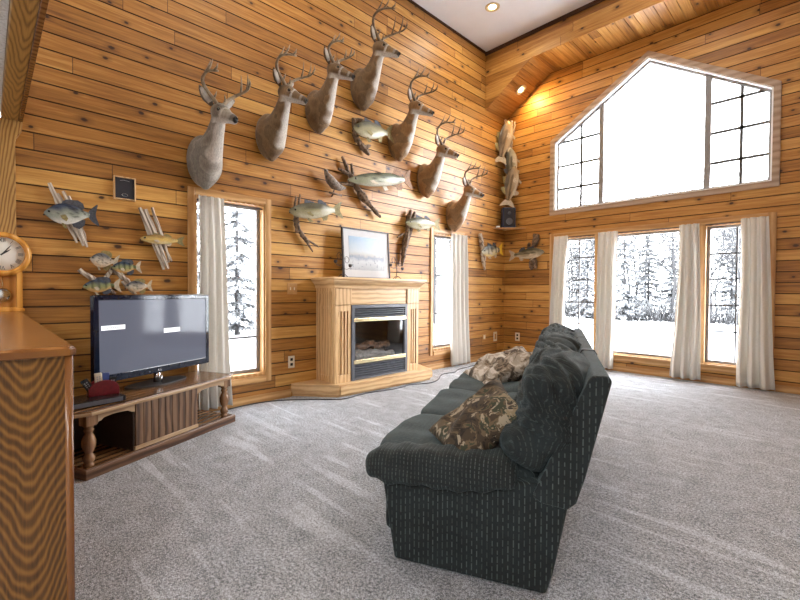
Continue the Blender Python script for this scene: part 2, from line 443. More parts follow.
# ------------------------------------------------------------------ room shell
H = 5.363; XR = 5.6; YO = -6.75; YB = -11.0; ZL = 2.46
def siding_wall(name, poly_fn, z0, z1, u0, u1, axis, face, holes, thick=.16, inward=1):
    """wall of horizontal V-groove boards; axis 0: plane x=face running in y; axis 1: plane y=face running in x"""
    prof = [(face-inward*thick, z0)]
    g = .0055; d = .007; k0 = math.ceil(z0/PITCH)
    prof.append((face, z0)); grooves = []
    z = k0*PITCH
    while z < z1-g:
        if z > z0+g:
            prof += [(face, z-g), (face-inward*d, z), (face, z+g)]; grooves.append(z)
        z += PITCH
    prof += [(face, z1), (face-inward*thick, z1)]
    mb = MB(); n = len(prof)
    def P(p, q): return (p[0], q, p[1]) if axis == 0 else (q, p[0], p[1])
    vs = [P(p, u0) for p in prof]+[P(p, u1) for p in prof]
    mb.add(vs, [tuple(range(n))[::-1], tuple(range(n, 2*n))], 0)
    o = 0
    for i in range(n):
        j = (i+1) % n
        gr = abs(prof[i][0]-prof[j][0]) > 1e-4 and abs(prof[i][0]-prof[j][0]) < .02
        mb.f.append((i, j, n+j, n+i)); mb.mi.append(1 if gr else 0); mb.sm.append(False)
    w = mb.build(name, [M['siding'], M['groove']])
    cut = []
    for h in holes:
        c = MB()
        if axis == 0: c.prism(h, 0, face-inward*thick-.1, face+.1)
        else: c.prism(h, 1, face-inward*(thick+.1)*1, face+inward*.1)
        co = c.build('cutter', M['siding']); cut.append(co)
        b = w.modifiers.new('h', 'BOOLEAN'); b.object = co; b.operation = 'DIFFERENCE'; b.solver = 'EXACT'
    if holes:
        apply_mesh(w)
        for c in cut: bpy.data.objects.remove(c, do_unlink=True)
    return struct(w)

def rect(a, b, c, d): return [(a, c), (b, c), (b, d), (a, d)]
W1 = (-5.49, -4.77, .29, 2.125); W2 = (-2.03, -1.315, .29, 2.11)
siding_wall('wall_left', None, 0, H+.2, YO-.06, .16, 0, 0., [rect(W1[0], W1[1], W1[2], W1[3]), rect(W2[0], W2[1], W2[2], W2[3])])
LB = (.965, 3.72, .235, 2.12)
pent = [(.95, 2.585), (3.745, 2.585), (3.745, 3.735), (2.355, 4.635), (.95, 3.735)]
siding_wall('wall_back', None, 0, H+.2, -.16, XR, 1, 0., [rect(*LB), pent], inward=-1)
siding_wall('wall_right', None, 0, H+.2, YO, .16, 0, XR, [], inward=-1)

struct(MB().box(-.2, XR+.2, YB-.2, .2, -.12, 0).build('floor', M['carpet']))
struct(MB().box(-.2, XR+.2, YO-.3, .2, H, H+.15).build('ceiling', M['white_paint']))
# lower textured ceiling over the viewer's end and the loft face above the opening
struct(MB().box(-.2, XR+.2, YB, -6.845, ZL+.02, ZL+.14).build('ceiling', M['textured']))
struct(MB().box(-.16, XR+.16, -7.0, -6.80, ZL+.14, H+.1).build('wall_loft', M['textured']))
# room behind the opening
struct(MB().box(-.2, 0, YB, YO-.16, 0, ZL+.1).build('wall_kitchen_left', M['textured']))
struct(MB().box(XR, XR+.2, YB, YO, 0, ZL+.1).build('wall_kitchen_right', M['textured']))
struct(MB().box(-.2, XR+.2, YB-.2, YB, 0, ZL+.1).build('wall_kitchen_rear', M['textured']))
# oak header over the opening, its dark fillet, and the post with an ogee top
struct(MB().box(.0, XR, -6.843, -6.748, ZL, ZL+.30).build('trim_1', M['oak_beam'], bevel=.006))
struct(MB().box(.0, XR, -6.748, -6.722, ZL-.002, ZL+.30).build('trim_2', M['oak_edge'], bevel=.004))
post = [(-7.05, 1.04), (-6.765, 1.04), (-6.765, 2.30), (-6.758, 2.33), (-6.742, 2.36), (-6.728, 2.39), (-6.724, 2.43), (-6.724, ZL), (-7.05, ZL)]
struct(MB().prism(post, 0, -.01, .028).build('trim_3', M['oak_post'], bevel=.004))

# soffit along the top of the window wall
SY = -.659
bot = [(0, 4.375), (.862, 4.95), (XR, 4.95)]
struct(MB().prism([(0, 4.375), (.862, 4.95), (XR, 4.95), (XR, H), (0, H)], 1, SY-.012, SY).build('trim_4', M['siding']))
s_ = MB()
for i in range(60):   # boards running front to back, V joints between them
    pts = []
    def along(t):
        L1 = math.hypot(.862, .575)
        if t <= L1: return (t/L1*.862, 4.375+t/L1*.575)
        return (.862+t-L1, 4.95)
    a, b = i*.12+.003, (i+1)*.12-.003
    L1 = math.hypot(.862, .575)
    if along(b)[0] > XR: break
    def slab(t0, t1):
        p, q = along(t0), along(t1)
        s_.prism([p, q, (q[0], q[1]+.02), (p[0], p[1]+.02)], 1, SY, 0)
    if a < L1 < b: slab(a, L1); slab(L1, b)
    else: slab(a, b)
struct(s_.build('trim_5', M['soffit_wood'], bevel=.002, seg=1))
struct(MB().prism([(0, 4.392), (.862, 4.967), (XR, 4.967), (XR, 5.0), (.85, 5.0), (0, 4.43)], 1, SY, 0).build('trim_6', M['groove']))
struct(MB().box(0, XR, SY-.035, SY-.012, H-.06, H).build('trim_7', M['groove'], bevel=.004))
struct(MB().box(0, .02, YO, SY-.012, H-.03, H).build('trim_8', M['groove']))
# baseboards
struct(MB().box(0, .018, YO, -4.46, 0, .085).build('baseboard_left', M['trim_h'], bevel=.004))
struct(MB().box(0, .018, -2.38, -.018, 0, .085).build('baseboard_left', M['trim_h'], bevel=.004))
struct(MB().box(0, XR, -.018, 0, 0, .085).build('baseboard_back', M['trim_h'], bevel=.004))

# ------------------------------------------------------------------ windows
def bars(mb, a, mi=0):
    for b in a: mb.box(*b, mi)
# window_1, window_2 (left wall): outer trim, jamb, sash, glass
def left_window(name, W, t0, t1, tb, tt, mun):
    y0, y1, z0, z1 = W
    m = MB()
    tw = .066
    m.box(0, .022, t0, t0+tw, tb, tt); m.box(0, .022, t1-tw, t1, tb, tt)
    m.box(0, .024, t0+tw, t1-tw, tt-tw, tt, 1); m.box(0, .034, t0+tw, t1-tw, tb, tb+tw, 1)
    root = struct(m.build(name, [M['trim'], M['trim_h']], bevel=.005))
    j = MB(); j.box(-.155, .0, y0, y0+.018, z0, z1); j.box(-.155, .0, y1-.018, y1, z0, z1)
    j.box(-.155, .0, y0+.018, y1-.018, z1-.018, z1); j.box(-.155, .004, y0+.018, y1-.018, z0, z0+.03)
    j.build('jamb', M['trim'], root, bevel=.003)
    s = MB(); a, b, c, d = y0+.018, y1-.018, z0+.03, z1-.018; w = .036
    bars(s, [(-.125, -.09, a, a+w, c, d), (-.125, -.09, b-w, b, c, d), (-.125, -.09, a+w, b-w, d-w, d), (-.125, -.09, a+w, b-w, c, c+w)])
    s.build('sash', M['vinyl'], root, bevel=.003)
    MB().box(-.110, -.106, a+w*.5, b-w*.5, c+w*.5, d-w*.5).build('pane', M['glass'], root)
    s = MB()
    for k, p in mun:
        if k == 'h': s.box(-.114, -.100, a+w, b-w, p-.011, p+.011)
        else: s.box(-.114, -.100, p-.011, p+.011, c+w, d-w)
    s.build('muntin', M['muntin'], root)
    MB().tube([(-.02, y0+.02, z1-.045), (-.02, y1-.02, z1-.045)], .007).build('curtain_rod', M['iron'], root)
    return root
left_window('window_1', W1, -5.556, -4.705, .222, 2.19, [('h', .70)])
left_window('window_2', W2, -2.095, -1.25, .222, 2.176, [('v', -1.86), ('h', .86), ('h', 1.46)])

# window_3: the lower trio
x0, x1, z0, z1 = LB
m = MB()
m.box(.888, .965, -.024, 0, .165, 2.2); m.box(3.72, 3.80, -.024, 0, .165, 2.2)
m.box(.965, 3.72, -.026, 0, 2.12, 2.2, 1); m.box(.965, 3.72, -.03, 0, .165, .235, 1)
m.box(.94, 3.745, -.05, 0, .235, .255, 1)
w3 = struct(m.build('window_3', [M['trim'], M['trim_h']], bevel=.005))
m = MB()
m.box(.965, .985, 0, .155, z0+.02, z1); m.box(3.70, 3.72, 0, .155, z0+.02, z1)
m.box(.985, 3.70, 0, .155, z1-.02, z1); m.box(.985, 3.70, 0, .155, z0, z0+.03)
m.build('jamb', M['trim'], w3, bevel=.003)
for a, b in ((1.635, 1.735), (3.0, 3.09)):
    MB().box(a, b, -.01, .155, z0+.02, z1).build('mullion', M['trim'], w3, bevel=.004)
for (a, b), cols, rows in (((.985, 1.635), [1.355], [.69, 1.045, 1.41, 1.775]), ((1.735, 3.0), [], []), ((3.09, 3.70), [3.41], [.69, 1.04, 1.39, 1.73])):
    c, d, w = z0+.03, z1-.02, .034
    s = MB(); bars(s, [(a, a+w, .075, .115, c, d), (b-w, b, .075, .115, c, d), (a+w, b-w, .075, .115, d-w, d), (a+w, b-w, .075, .115, c, c+w)])
    s.build('sash', M['vinyl'], w3, bevel=.003)
    MB().box(a+w*.5, b-w*.5, .092, .096, c+w*.5, d-w*.5).build('pane', M['glass'], w3)
    if cols:
        s = MB()
        for p in cols: s.box(p-.011, p+.011, .088, .102, c+w, d-w)
        for p in rows: s.box(a+w, b-w, .088, .102, p-.011, p+.011)
        s.build('muntin', M['muntin'], w3)
        MB().tube([((a+b)/2-.05, .05, c+.03), ((a+b)/2+.02, .035, c+.035)], .008).build('window_crank', M['vinyl'], w3)
for a, b in ((.99, 1.64), (1.73, 3.01), (3.085, 3.70)):
    MB().tube([(a, -.035, 2.115), (b, -.035, 2.115)], .007).build('curtain_rod', M['iron'], w3)

# window_4: the five-sided window above
def inset(poly, d):
    n = len(poly); out = []
    for i in range(n):
        p0, p1, p2 = Vector(poly[i-1]), Vector(poly[i]), Vector(poly[(i+1) % n])
        e1 = (p1-p0).normalized(); e2 = (p2-p1).normalized(); n1 = Vector((-e1.y, e1.x)); n2 = Vector((-e2.y, e2.x))
        k = (n1+n2); k = k/(1+n1.dot(n2)); out.append(tuple(p1+k*d))
    return out
def ring(mb, po, pi, y0, y1, mi=0):
    n = len(po)
    for i in range(n):
        j = (i+1) % n; q = [po[i], po[j], pi[j], pi[i]]
        mb.add([(p[0], y0, p[1]) for p in q]+[(p[0], y1, p[1]) for p in q], [(0, 1, 2, 3), (7, 6, 5, 4), (0, 4, 5, 1), (1, 5, 6, 2), (2, 6, 7, 3), (3, 7, 4, 0)], mi)
m = MB(); ring(m, inset(pent, -.072), inset(pent, .0), -.024, 0)
w4 = struct(m.build('window_4', M['whitetrim'], bevel=.004))
m = MB(); ring(m, pent, inset(pent, .018), 0, .155); m.build('jamb', M['white_card'], w4)
m = MB(); ring(m, inset(pent, .018), inset(pent, .045), .07, .115); m.build('sash', M['vinyl'], w4)
def top_z(x): return 4.635-abs(x-2.355)*(.9/1.40)
for p in (1.69, 3.075):
    m = MB(); zt = top_z(p)
    m.prism([(p-.036, 2.6), (p+.036, 2.6), (p+.036, top_z(p+.036)-.02), (p-.036, top_z(p-.036)-.02)], 1, .055, .12)
    m.build('mullion', M['vinyl'], w4, bevel=.003)
for (a, b, cx, rows) in ((.95, 1.69, 1.365, (2.955, 3.34, 3.74)), (3.075, 3.745, 3.43, (2.95, 3.35, 3.75))):
    m = MB(); m.box(cx-.018, cx+.018, .088, .102, 2.60, top_z(cx)-.03)
    for z in rows:
        xa, xb = a+.03, b-.03
        lim = 2.355-(4.635-z)/(.9/1.40); lim2 = 2.355+(4.635-z)/(.9/1.40)
        xa = max(xa, lim+.04); xb = min(xb, lim2-.04)
        m.box(xa, xb, .088, .102, z-.018, z+.018)
    m.build('muntin', M['muntin'], w4)
gp = inset(pent, .03)
MB().prism(gp, 1, .093, .097).build('pane', M['glass'], w4)

# ------------------------------------------------------------------ curtains
def curtain(label, p0, p1, q0, q1, ztop, zbot, amp, folds, nrm, sway=.0, seed=0):
    """p0,p1 top ends (x,y); q0,q1 bottom ends; nrm = direction into the room"""
    nu, nv = 64, 30; vs = []; fs = []
    p0, p1, q0, q1, nrm = [Vector((*p, 0)) for p in (p0, p1, q0, q1, nrm)]
    for j in range(nv+1):
        t = j/nv; z = ztop+(zbot-ztop)*t
        a = p0.lerp(q0, t**1.3); b = p1.lerp(q1, t**1.3)
        for i in range(nu+1):
            u = i/nu; c = a.lerp(b, u)
            ph = u*folds*2*PI+seed+.7*math.sin(3*u+seed)+.5*noise.noise(Vector((u*2, t*1.5, seed)))
            w = 1.7*amp*(.45+.55*min(1, t*4))*math.sin(ph*.8)+.25*amp*math.sin(2.3*ph+1+t*2)
            hd = (.006*math.sin(u*folds*6*PI) if t < .06 else 0)
            c = c+nrm*(w+hd+sway*math.sin(PI*t))+(b-a)*(.03*math.sin(t*5+seed))
            vs.append((c.x, c.y, z))
    for j in range(nv):
        for i in range(nu):
            k = j*(nu+1)+i; fs.append((k, k+1, k+nu+2, k+nu+1))
    m = MB(); m.add(vs, fs, 0, True); o = m.build('curtain', M['curtain'])
    so = o.modifiers.new('t', 'SOLIDIFY'); so.thickness = .0025
    # hem band
    return tag(o, label, 'curtain', None)
curtain('linen curtain beside the television, its hem showing under the stand', (.045, -5.48), (.045, -5.235), (.09, -5.50), (.09, -5.17), 2.115, .05, .022, 5, (1, 0), .015, 1.)
curtain('narrow linen curtain on the window past the fireplace', (.05, -1.66), (.05, -1.27), (.085, -1.67), (.085, -1.22), 2.13, .03, .026, 5, (1, 0), .0, 2.)
curtain('linen curtain nearest the room corner on the lower window wall', (1.0, -.075), (1.23, -.075), (.93, -.125), (1.16, -.125), 2.14, .03, .024, 4, (0, -1), .01, 3.)
curtain('linen curtain hanging between the corner pane and the wide pane', (1.72, -.075), (2.0, -.075), (1.70, -.13), (1.96, -.13), 2.14, .04, .026, 4, (0, -1), .01, 4.)
curtain('linen curtain at the other end of the wide pane from the corner', (2.80, -.075), (3.03, -.075), (2.72, -.13), (3.09, -.13), 2.14, .04, .03, 4, (0, -1), .015, 5.6)
curtain('widest linen curtain, farthest from the corner, over the gridded pane', (3.46, -.075), (3.73, -.075), (3.46, -.13), (3.84, -.13), 2.15, .03, .03, 4, (0, -1), .01, 6.5)

# ------------------------------------------------------------------ deer
def deer(name, label, y, z, turn=52, coat='brown', size=1., antlers=1., seed=0, rise=0., pale=False):
    """shoulder mount: origin on the wall, +X out of the wall, head turned towards +Y by turn degrees"""
    root = empty(name, label, 'deer head', (0, y, z), group='deer shoulder mounts on the log wall')
    root.scale = (size,)*3
    th = math.radians(turn); F = Vector((math.cos(th), math.sin(th), -.36-rise)).normalized()
    S = Vector((-math.sin(th), math.cos(th), 0)); U = S.cross(F)*-1
    if U.z < 0: U = -U
    mb = MB(); N = 24
    def ell(c, t, rw, rh, nz=0):
        t = Vector(t).normalized(); s = Vector((0, 0, 1)).cross(t)
        s = s.normalized() if s.length > .1 else Vector((0, 1, 0)); u = t.cross(s)
        out = []
        for k in range(N):
            a = 2*PI*k/N; out.append(Vector(c)+s*math.cos(a)*rw+u*math.sin(a)*rh)
        return out
    path = [((.0, 0, -.01), (1, 0, 0), .135, .215), ((.05, 0, -.03), (1, 0, -.05), .150, .238), ((.11, 0, -.02), (1, 0, .2), .145, .225),
            ((.175, .005, .03), (1, 0, .55), .110, .165), ((.225, .012, .10), (1, 0, 1.0), .086, .118), ((.262, .022, .18), (.7, 0, 1), .070, .090),
            ((.290, .03, .25), (.5, .05, 1), .060, .076), ((.305, .033, .30), (.4, .1, 1), .054, .066), ((.312, .033, .335), (.3, .15, 1), .046, .052)]
    # skirt tapering to the brisket
    mb.loft([ell(*p) for p in path])
    mb.loft([ell((.085, 0, -.08), (0, 0, -1), .115, .075), ell((.085, 0, -.17), (0, 0, -1), .095, .065), ell((.085, 0, -.245), (0, 0, -1), .062, .045), ell((.085, .0, -.285), (0, 0, -1), .02, .018)])
    sk = Vector((.325, .03, .345))
    hp = [(-.070, .030, .034, .0), (-.045, .048, .056, .0), (.0, .058, .068, .0), (.04, .061, .068, -.004), (.075, .056, .062, -.010), (.11, .047, .054, -.017),
          (.145, .039, .045, -.022), (.18, .034, .040, -.026), (.21, .033, .037, -.030), (.230, .027, .030, -.033), (.241, .013, .016, -.034)]
    def hring(d, w, h, dz):
        d *= 1.10; dz *= 1.1; w *= 1.12; h *= 1.12
        c = sk+F*d+U*dz
        return [c+S*math.cos(2*PI*k/N)*w+U*math.sin(2*PI*k/N)*h for k in range(N)]
    mb.loft([hring(*p) for p in hp])
    for sgn in (-1, 1):   # brow ridges
        c = sk+F*.055+S*.045*sgn+U*.035
        mb.tube([c-F*.03, c, c+F*.035], [.010, .019, .008], 8)
    body = mb.build('body', M['fur'], root)
    r = body.modifiers.new('r', 'REMESH'); r.mode = 'VOXEL'; r.voxel_size = .010; r.use_smooth_shade = True
    sm = body.modifiers.new('s', 'SMOOTH'); sm.factor = .5; sm.iterations = 5
    apply_mesh(body)
    for p in body.data.polygons: p.use_smooth = True
    tones = {'grey': ((.20, .17, .135), (.44, .40, .34)), 'brown': ((.14, .080, .034), (.32, .205, .10)), 'red': ((.25, .125, .04), (.42, .24, .10))}[coat]
    nose = sk+F*.257-U*.032; eyes = [sk+F*.078+S*.059*g+U*.014 for g in (-1, 1)]
    front = Vector((math.cos(th), math.sin(th)+.12, -.10)).normalized()
    cs = [Vector(p[0]) for p in path]
    def coatcol(v):
        n = noise.noise(v*9+Vector((seed, 0, 0)))
        base = Vector(tones[0]).lerp(Vector(tones[1]), max(0, min(1, .5+n*1.1)))
        h = (v-sk).dot(F); up = (v-sk).dot(U); isneck = (v-sk).length > .115 and v.z < .36 and h < .12
        W = Vector((.60, .56, .50))
        k = 0
        if isneck:
            best = None
            for a_, b_ in zip(cs[:-1], cs[1:]):
                t_ = max(0, min(1, (v-a_).dot(b_-a_)/(b_-a_).length_squared)); q_ = a_.lerp(b_, t_)
                if best is None or (q_-v).length < (best-v).length: best = q_
            d = v-best
            if v.z > -.22 and d.length > 0:
                s = d.normalized().dot(front); k = max(0, min(1, (s-.50+n*.25)/.22))
            base = base*(.62 if n > .08 else 1.)
        else:
            k = max(0, min(1, (-.042-up+n*.01)/.014))*max(0, min(1, (h+.03)/.05))
            if h > .195 and up > -.05: base = base*.5; k = .5 if h < .222 else 0
            for e in eyes:
                dd = (v-e).length
                if .014 < dd < .025: k = .22
            if h > .02 and up > .04: base = base*.65
            if (v-nose).length < .028: return (.012, .01, .01)
        return base.lerp(W, k)
    paint(body, coatcol)
    for e in eyes:
        softbox(.014, .014, .014, 1., 4, mat=Matrix.Translation(e), mb=(q := MB())); q.build('eye', M['eye'], root)
    # nose pad
    q = MB(); q.tube([nose-F*.004+U*.008, nose+F*.008+U*.006, nose+F*.012], [.018, .017, .010], 8); q.build('nose', M['eye'], root)
    for g in (-1, 1):
        b = sk-F*.045+S*.045*g+U*.035; dirv = (S*g*.80+U*.75-F*.20).normalized(); side = F.cross(dirv).normalized(); nn = dirv.cross(side)
        if nn.dot(F) < 0: nn = -nn
        prof = [(0, .016), (.03, .030), (.07, .042), (.115, .036), (.155, .018), (.175, .003)]
        rings = []; rin = []
        for t, w in prof:
            c = b+dirv*t
            rings.append([c+side*math.cos(2*PI*k/12)*w+nn*(math.sin(2*PI*k/12)*w*.40-w*.25) for k in range(12)])
            rin.append([c+side*math.cos(2*PI*k/10)*w*.72+nn*(math.sin(2*PI*k/10)*w*.25+w*.06) for k in range(10)])
        q = MB(); q.loft(rings); e = q.build('ear', M['fur'], root); paint(e, lambda v: Vector(tones[0])*.9)
        q = MB(); q.loft(rin[1:-1]); q.build('inner_ear', M['ear_in'], e)
    rnd = random.Random(seed)
    for g in (-1, 1):
        b = sk-F*.01+S*.026*g+U*.055; a = antlers
        j = lambda: (rnd.random()-.5)*.02
        pts = [b, b+(-F*.02+S*g*.03+U*.035)*a, b+(-F*.055+S*g*.085+U*.085)*a, b+(-F*.045+S*g*.145+U*.145)*a, b+(F*.015+S*g*(.175+j())+U*.195)*a,
               b+(F*.085+S*g*(.165+j())+U*.225)*a, b+(F*.14+S*g*.125+U*.245)*a]
        # smooth the beam
        fine = []
        for i in range(len(pts)-1):
            for t in (0, .5):
                p0, p1, p2, p3 = pts[max(i-1, 0)], pts[i], pts[i+1], pts[min(i+2, len(pts)-1)]
                fine.append(.5*((2*p1)+(p2-p0)*t+(2*p0-5*p1+4*p2-p3)*t*t+(-p0+3*p1-3*p2+p3)*t**3))
        fine.append(pts[-1]); n = len(fine)
        q = MB(); q.tube(fine, [.017*(1-.70*i/(n-1))+.0025 for i in range(n)], 8)
        for idx, ln, lean in ((2, .075, -.1), (7, .15+j()*2, .05), (9, .13+j()*2, .12), (11, .07, .2)):
            p = fine[idx]; dr = (U+F*lean+S*g*(-.25)).normalized()
            q.tube([p, p+dr*ln*.5*a+F*.008, p+(dr*ln-F*lean*.04)*a], [.011, .0085, .002], 6)
        q.build('antler', M['antler_pale'] if pale else M['antler'], root)
    return root
deer('deer_shoulder_mount', 'grey coated deer head nearest the viewer, above the window beside the television', -5.42, 2.47, 12, 'grey', 1.06, .95, 1, pale=True)
deer('deer_shoulder_mount', 'brown deer head with pale tall antlers, second along the slope from the grey one', -4.74, 2.88, 26, 'brown', 1.04, 1.0, 2, pale=True)
deer('deer_shoulder_mount', 'deer head with white throat and sparse antlers, third along the rising row', -4.14, 3.33, 26, 'brown', 1.04, .78, 3, pale=True)
deer('deer_shoulder_mount', 'highest mounted deer head, close below the white ceiling, wide antlers', -3.48, 3.81, 24, 'brown', 1.1, 1.15, 4)
deer('deer_shoulder_mount', 'reddish deer head just below and beyond the highest one, beside a hanging fish', -2.84, 3.30, 24, 'red', 1.08, 1.05, 5)
deer('deer_shoulder_mount', 'red brown deer head second from the room corner, with upright basket antlers', -2.26, 2.88, 18, 'red', 1.04, 1.15, 6)
deer('deer_shoulder_mount', 'small red brown deer head nearest the corner, above the far narrow window', -1.60, 2.44, 16, 'red', 1.0, 1.08, 7)

# ------------------------------------------------------------------ fish and driftwood
def fish_body(parent, name, L, Hh, kind, seed=0, bend=0., at=(0, 0, 0), rot=0., mirror=1):
    """head at +X, tail at -X, up +Z; returned object carries fins as children. rot tilts in the wall plane"""
    T = Matrix.Translation(at) @ Matrix.Rotation(rot, 4, 'Y')
    prof = {'pan': [(.5, .03), (.46, .12), (.40, .24), (.30, .40), (.18, .49), (.05, .50), (-.08, .43), (-.20, .29), (-.30, .16), (-.36, .12), (-.40, .13)],
            'long': [(.5, .06), (.46, .16), (.40, .28), (.30, .42), (.15, .50), (0, .49), (-.15, .40), (-.26, .27), (-.34, .18), (-.38, .17), (-.41, .19)],
            'pike': [(.5, .07), (.45, .16), (.38, .26), (.30, .38), (.20, .48), (.05, .50), (-.1, .49), (-.22, .42), (-.32, .28), (-.38, .20), (-.42, .20)]}[kind[0]]
    thick = {'pan': .16, 'long': .26, 'pike': .34}[kind[0]]
    N = 18; mb = MB()
    def yb(x): return bend*math.sin((x/L+.5)*PI*1.5)
    rings = []
    for px, ph in prof:
        x = px*L; h = ph*Hh; w = h*thick*1.35; w = min(w, thick*Hh*.62)
        cz = .06*Hh*(ph-.2)*-.3
        rings.append([(x, yb(x)+math.sin(2*PI*k/N)*w, cz+math.cos(2*PI*k/N)*h) for k in range(N)])
    mb.loft([[T @ Vector(p) for p in r] for r in rings])
    o = mb.build(name, M['fish_skin'], parent, subsurf=1)
    apply_mesh(o)
    Ti = T.inverted(); top, mid, belly, spots = kind[1:5]
    def col(v):
        q = Ti @ v; zz = q.z/(Hh*.5); n = noise.noise(Vector((q.x*14/L*.4+seed, q.z*20, 0)))
        t = zz+n*.35
        c = Vector(belly).lerp(Vector(mid), max(0, min(1, (t+.75)/.6))) if t < 0 else Vector(mid).lerp(Vector(top), max(0, min(1, t/.55)))
        if spots and q.x < .25*L:
            if kind[5] == 'bars' and t > -.4 and math.sin(q.x/L*34) > .35: c = c*.35
            if kind[5] == 'spots' and noise.noise(Vector((q.x*70, q.z*70, seed))) > .22 and t > -.4: c = c*.35
            if kind[5] == 'line' and abs(zz-.02+n*.1) < .13: c = c*.4
        if q.x > .30*L: c = c*.85
        return c
    paint(o, col)
    ft, fd, fp = kind[6:9]   # tail, dorsal, paired fins
    def fan(n_, pts, mat, y=0., th=.005):
        q = MB(); q.prism([(a*L, b*Hh) for a, b in pts], 1, y-th/2, y+th/2, mat=T)
        f = q.build(n_, mat, o); return f
    tb = yb(-.4*L)
    fan('tail_fin', [(-.38, .16), (-.44, .32), (-.56, .52), (-.585, .50), (-.53, .12), (-.52, 0), (-.53, -.12), (-.585, -.50), (-.56, -.52), (-.44, -.32), (-.38, -.16)] if kind[0] != 'pike' else
        [(-.40, .18), (-.45, .42), (-.52, .74), (-.55, .70), (-.52, .2), (-.515, 0), (-.52, -.2), (-.55, -.70), (-.52, -.74), (-.45, -.42), (-.40, -.18)], M[ft], tb)
    if kind[0] == 'pan':
        fan('dorsal_fin', [(.16, .44), (.12, .58), (.05, .66), (-.08, .66), (-.18, .66), (-.28, .52), (-.30, .30), (-.24, .20), (-.1, .38), (.05, .46)], M[fd])
        fan('anal_fin', [(-.02, -.44), (-.05, -.60), (-.16, -.68), (-.27, -.52), (-.30, -.26), (-.22, -.22)], M[fd])
    elif kind[0] == 'long':
        q = [(.20, .44)]
        for i in range(7): q += [(.18-.028*i, .72-.03*i), (.165-.028*i, .60-.02*i)]
        fan('dorsal_fin', q+[(-.03, .42), (.1, .4)], M[fd])
        fan('second_dorsal_fin', [(-.07, .42), (-.09, .66), (-.16, .62), (-.24, .44), (-.27, .24), (-.2, .3)], M[fd])
        fan('anal_fin', [(-.12, -.38), (-.15, -.62), (-.22, -.60), (-.26, -.3), (-.2, -.28)], M[fp])
    else:
        fan('dorsal_fin', [(-.22, .36), (-.26, .78), (-.33, .86), (-.37, .62), (-.37, .2), (-.3, .26)], M[fd])
        fan('anal_fin', [(-.23, -.36), (-.28, -.74), (-.35, -.80), (-.37, -.5), (-.36, -.2)], M[fd])
        fan('pelvic_fin', [(-.02, -.46), (-.05, -.78), (-.11, -.74), (-.08, -.44)], M[fp])
    for sg in (-1, 1):
        w = thick*Hh*.5
        q = MB(); q.prism([(.20*L, -.10*Hh), (.10*L, -.04*Hh), (.05*L, -.22*Hh), (.09*L, -.36*Hh), (.17*L, -.24*Hh)], 1, sg*(w+.003), sg*(w+.008), mat=T)
        q.build('pectoral_fin', M[fp], o)
        e = MB(); softbox(.028*L**.5*.5, .008, .028*L**.5*.5, 1., 4, mb=e, mat=T @ Matrix.Translation((.405*L, sg*(thick*Hh*.36), .07*Hh))); e.build('eye', M['eye'], o)
        if kind[0] != 'pike':
            q = MB(); q.prism([(.19*L, -.42*Hh), (.15*L, -.44*Hh), (.07*L, -.66*Hh), (.12*L, -.66*Hh)], 1, sg*.012, sg*.017, mat=T)
            q.build('pelvic_fin', M[fp], o)
    q = MB(); q.tube([T @ Vector((.505*L, -.3*thick*Hh*.4, -.012)), T @ Vector((.498*L, 0, -.018)), T @ Vector((.505*L, .3*thick*Hh*.4, -.012))], .005, 6)
    q.build('mouth', M['slot'], o)
    return o
KIND = {
 'crappie': ('pan', (.04, .055, .10), (.34, .37, .30), (.82, .80, .74), True, 'spots', 'fin_dark', 'fin_dark', 'fin_olive'),
 'golden': ('long', (.30, .18, .06), (.66, .46, .14), (.80, .66, .34), False, '', 'fin_olive', 'fin_olive', 'fin_pale'),
 'bluegill': ('pan', (.04, .06, .10), (.30, .32, .14), (.80, .46, .18), True, 'bars', 'fin_pale', 'fin_dark', 'fin_pale'),
 'sunfish': ('pan', (.12, .12, .13), (.55, .48, .38), (.82, .62, .42), True, 'spots', 'fin_pale', 'fin_olive', 'fin_pale'),
 'yperch': ('long', (.07, .08, .05), (.32, .28, .10), (.62, .50, .22), True, 'bars', 'fin_yellow', 'fin_dark', 'fin_yellow'),
 'perch': ('long', (.08, .09, .09), (.55, .50, .36), (.80, .62, .28), True, 'bars', 'fin_yellow', 'fin_dark', 'fin_pale'),
 'walleye': ('long', (.09, .085, .055), (.34, .31, .18), (.56, .52, .38), False, '', 'fin_olive', 'fin_dark', 'fin_olive'),
 'bass': ('long', (.07, .07, .05), (.34, .30, .20), (.70, .62, .46), True, 'line', 'fin_pale', 'fin_dark', 'fin_pale'),
 'cbass': ('long', (.10, .075, .045), (.40, .29, .17), (.66, .55, .38), True, 'line', 'fin_pale', 'fin_olive', 'fin_pale'),
 'pike': ('pike', (.09, .10, .06), (.28, .29, .19), (.50, .47, .38), True, 'spots', 'fin_brown', 'fin_brown', 'fin_pale'),
}
def driftwood(parent, pieces, mat='driftwood', seed=0):
    """pieces: (x0, z0, x1, z1, r, y) in the wall plane; one gnarled mesh"""
    rnd = random.Random(seed); mb = MB()
    for (xa, za, xb, zb, r, y) in pieces:
        n = 9; pts = []; rs = []
        for i in range(n+1):
            t = i/n; w = .3+.7*math.sin(PI*min(.97, max(.10, t*.93+.06)))**.6
            pts.append((xa+(xb-xa)*t+(rnd.random()-.5)*r*.5, y+(rnd.random()-.5)*r*.4, za+(zb-za)*t+(rnd.random()-.5)*r*.3)); rs.append(r*w*(1.2+.3*rnd.random()))
        mb.tube(pts, rs, 7, flat=.8, smooth=False)
    return mb.build('driftwood', M[mat], parent)
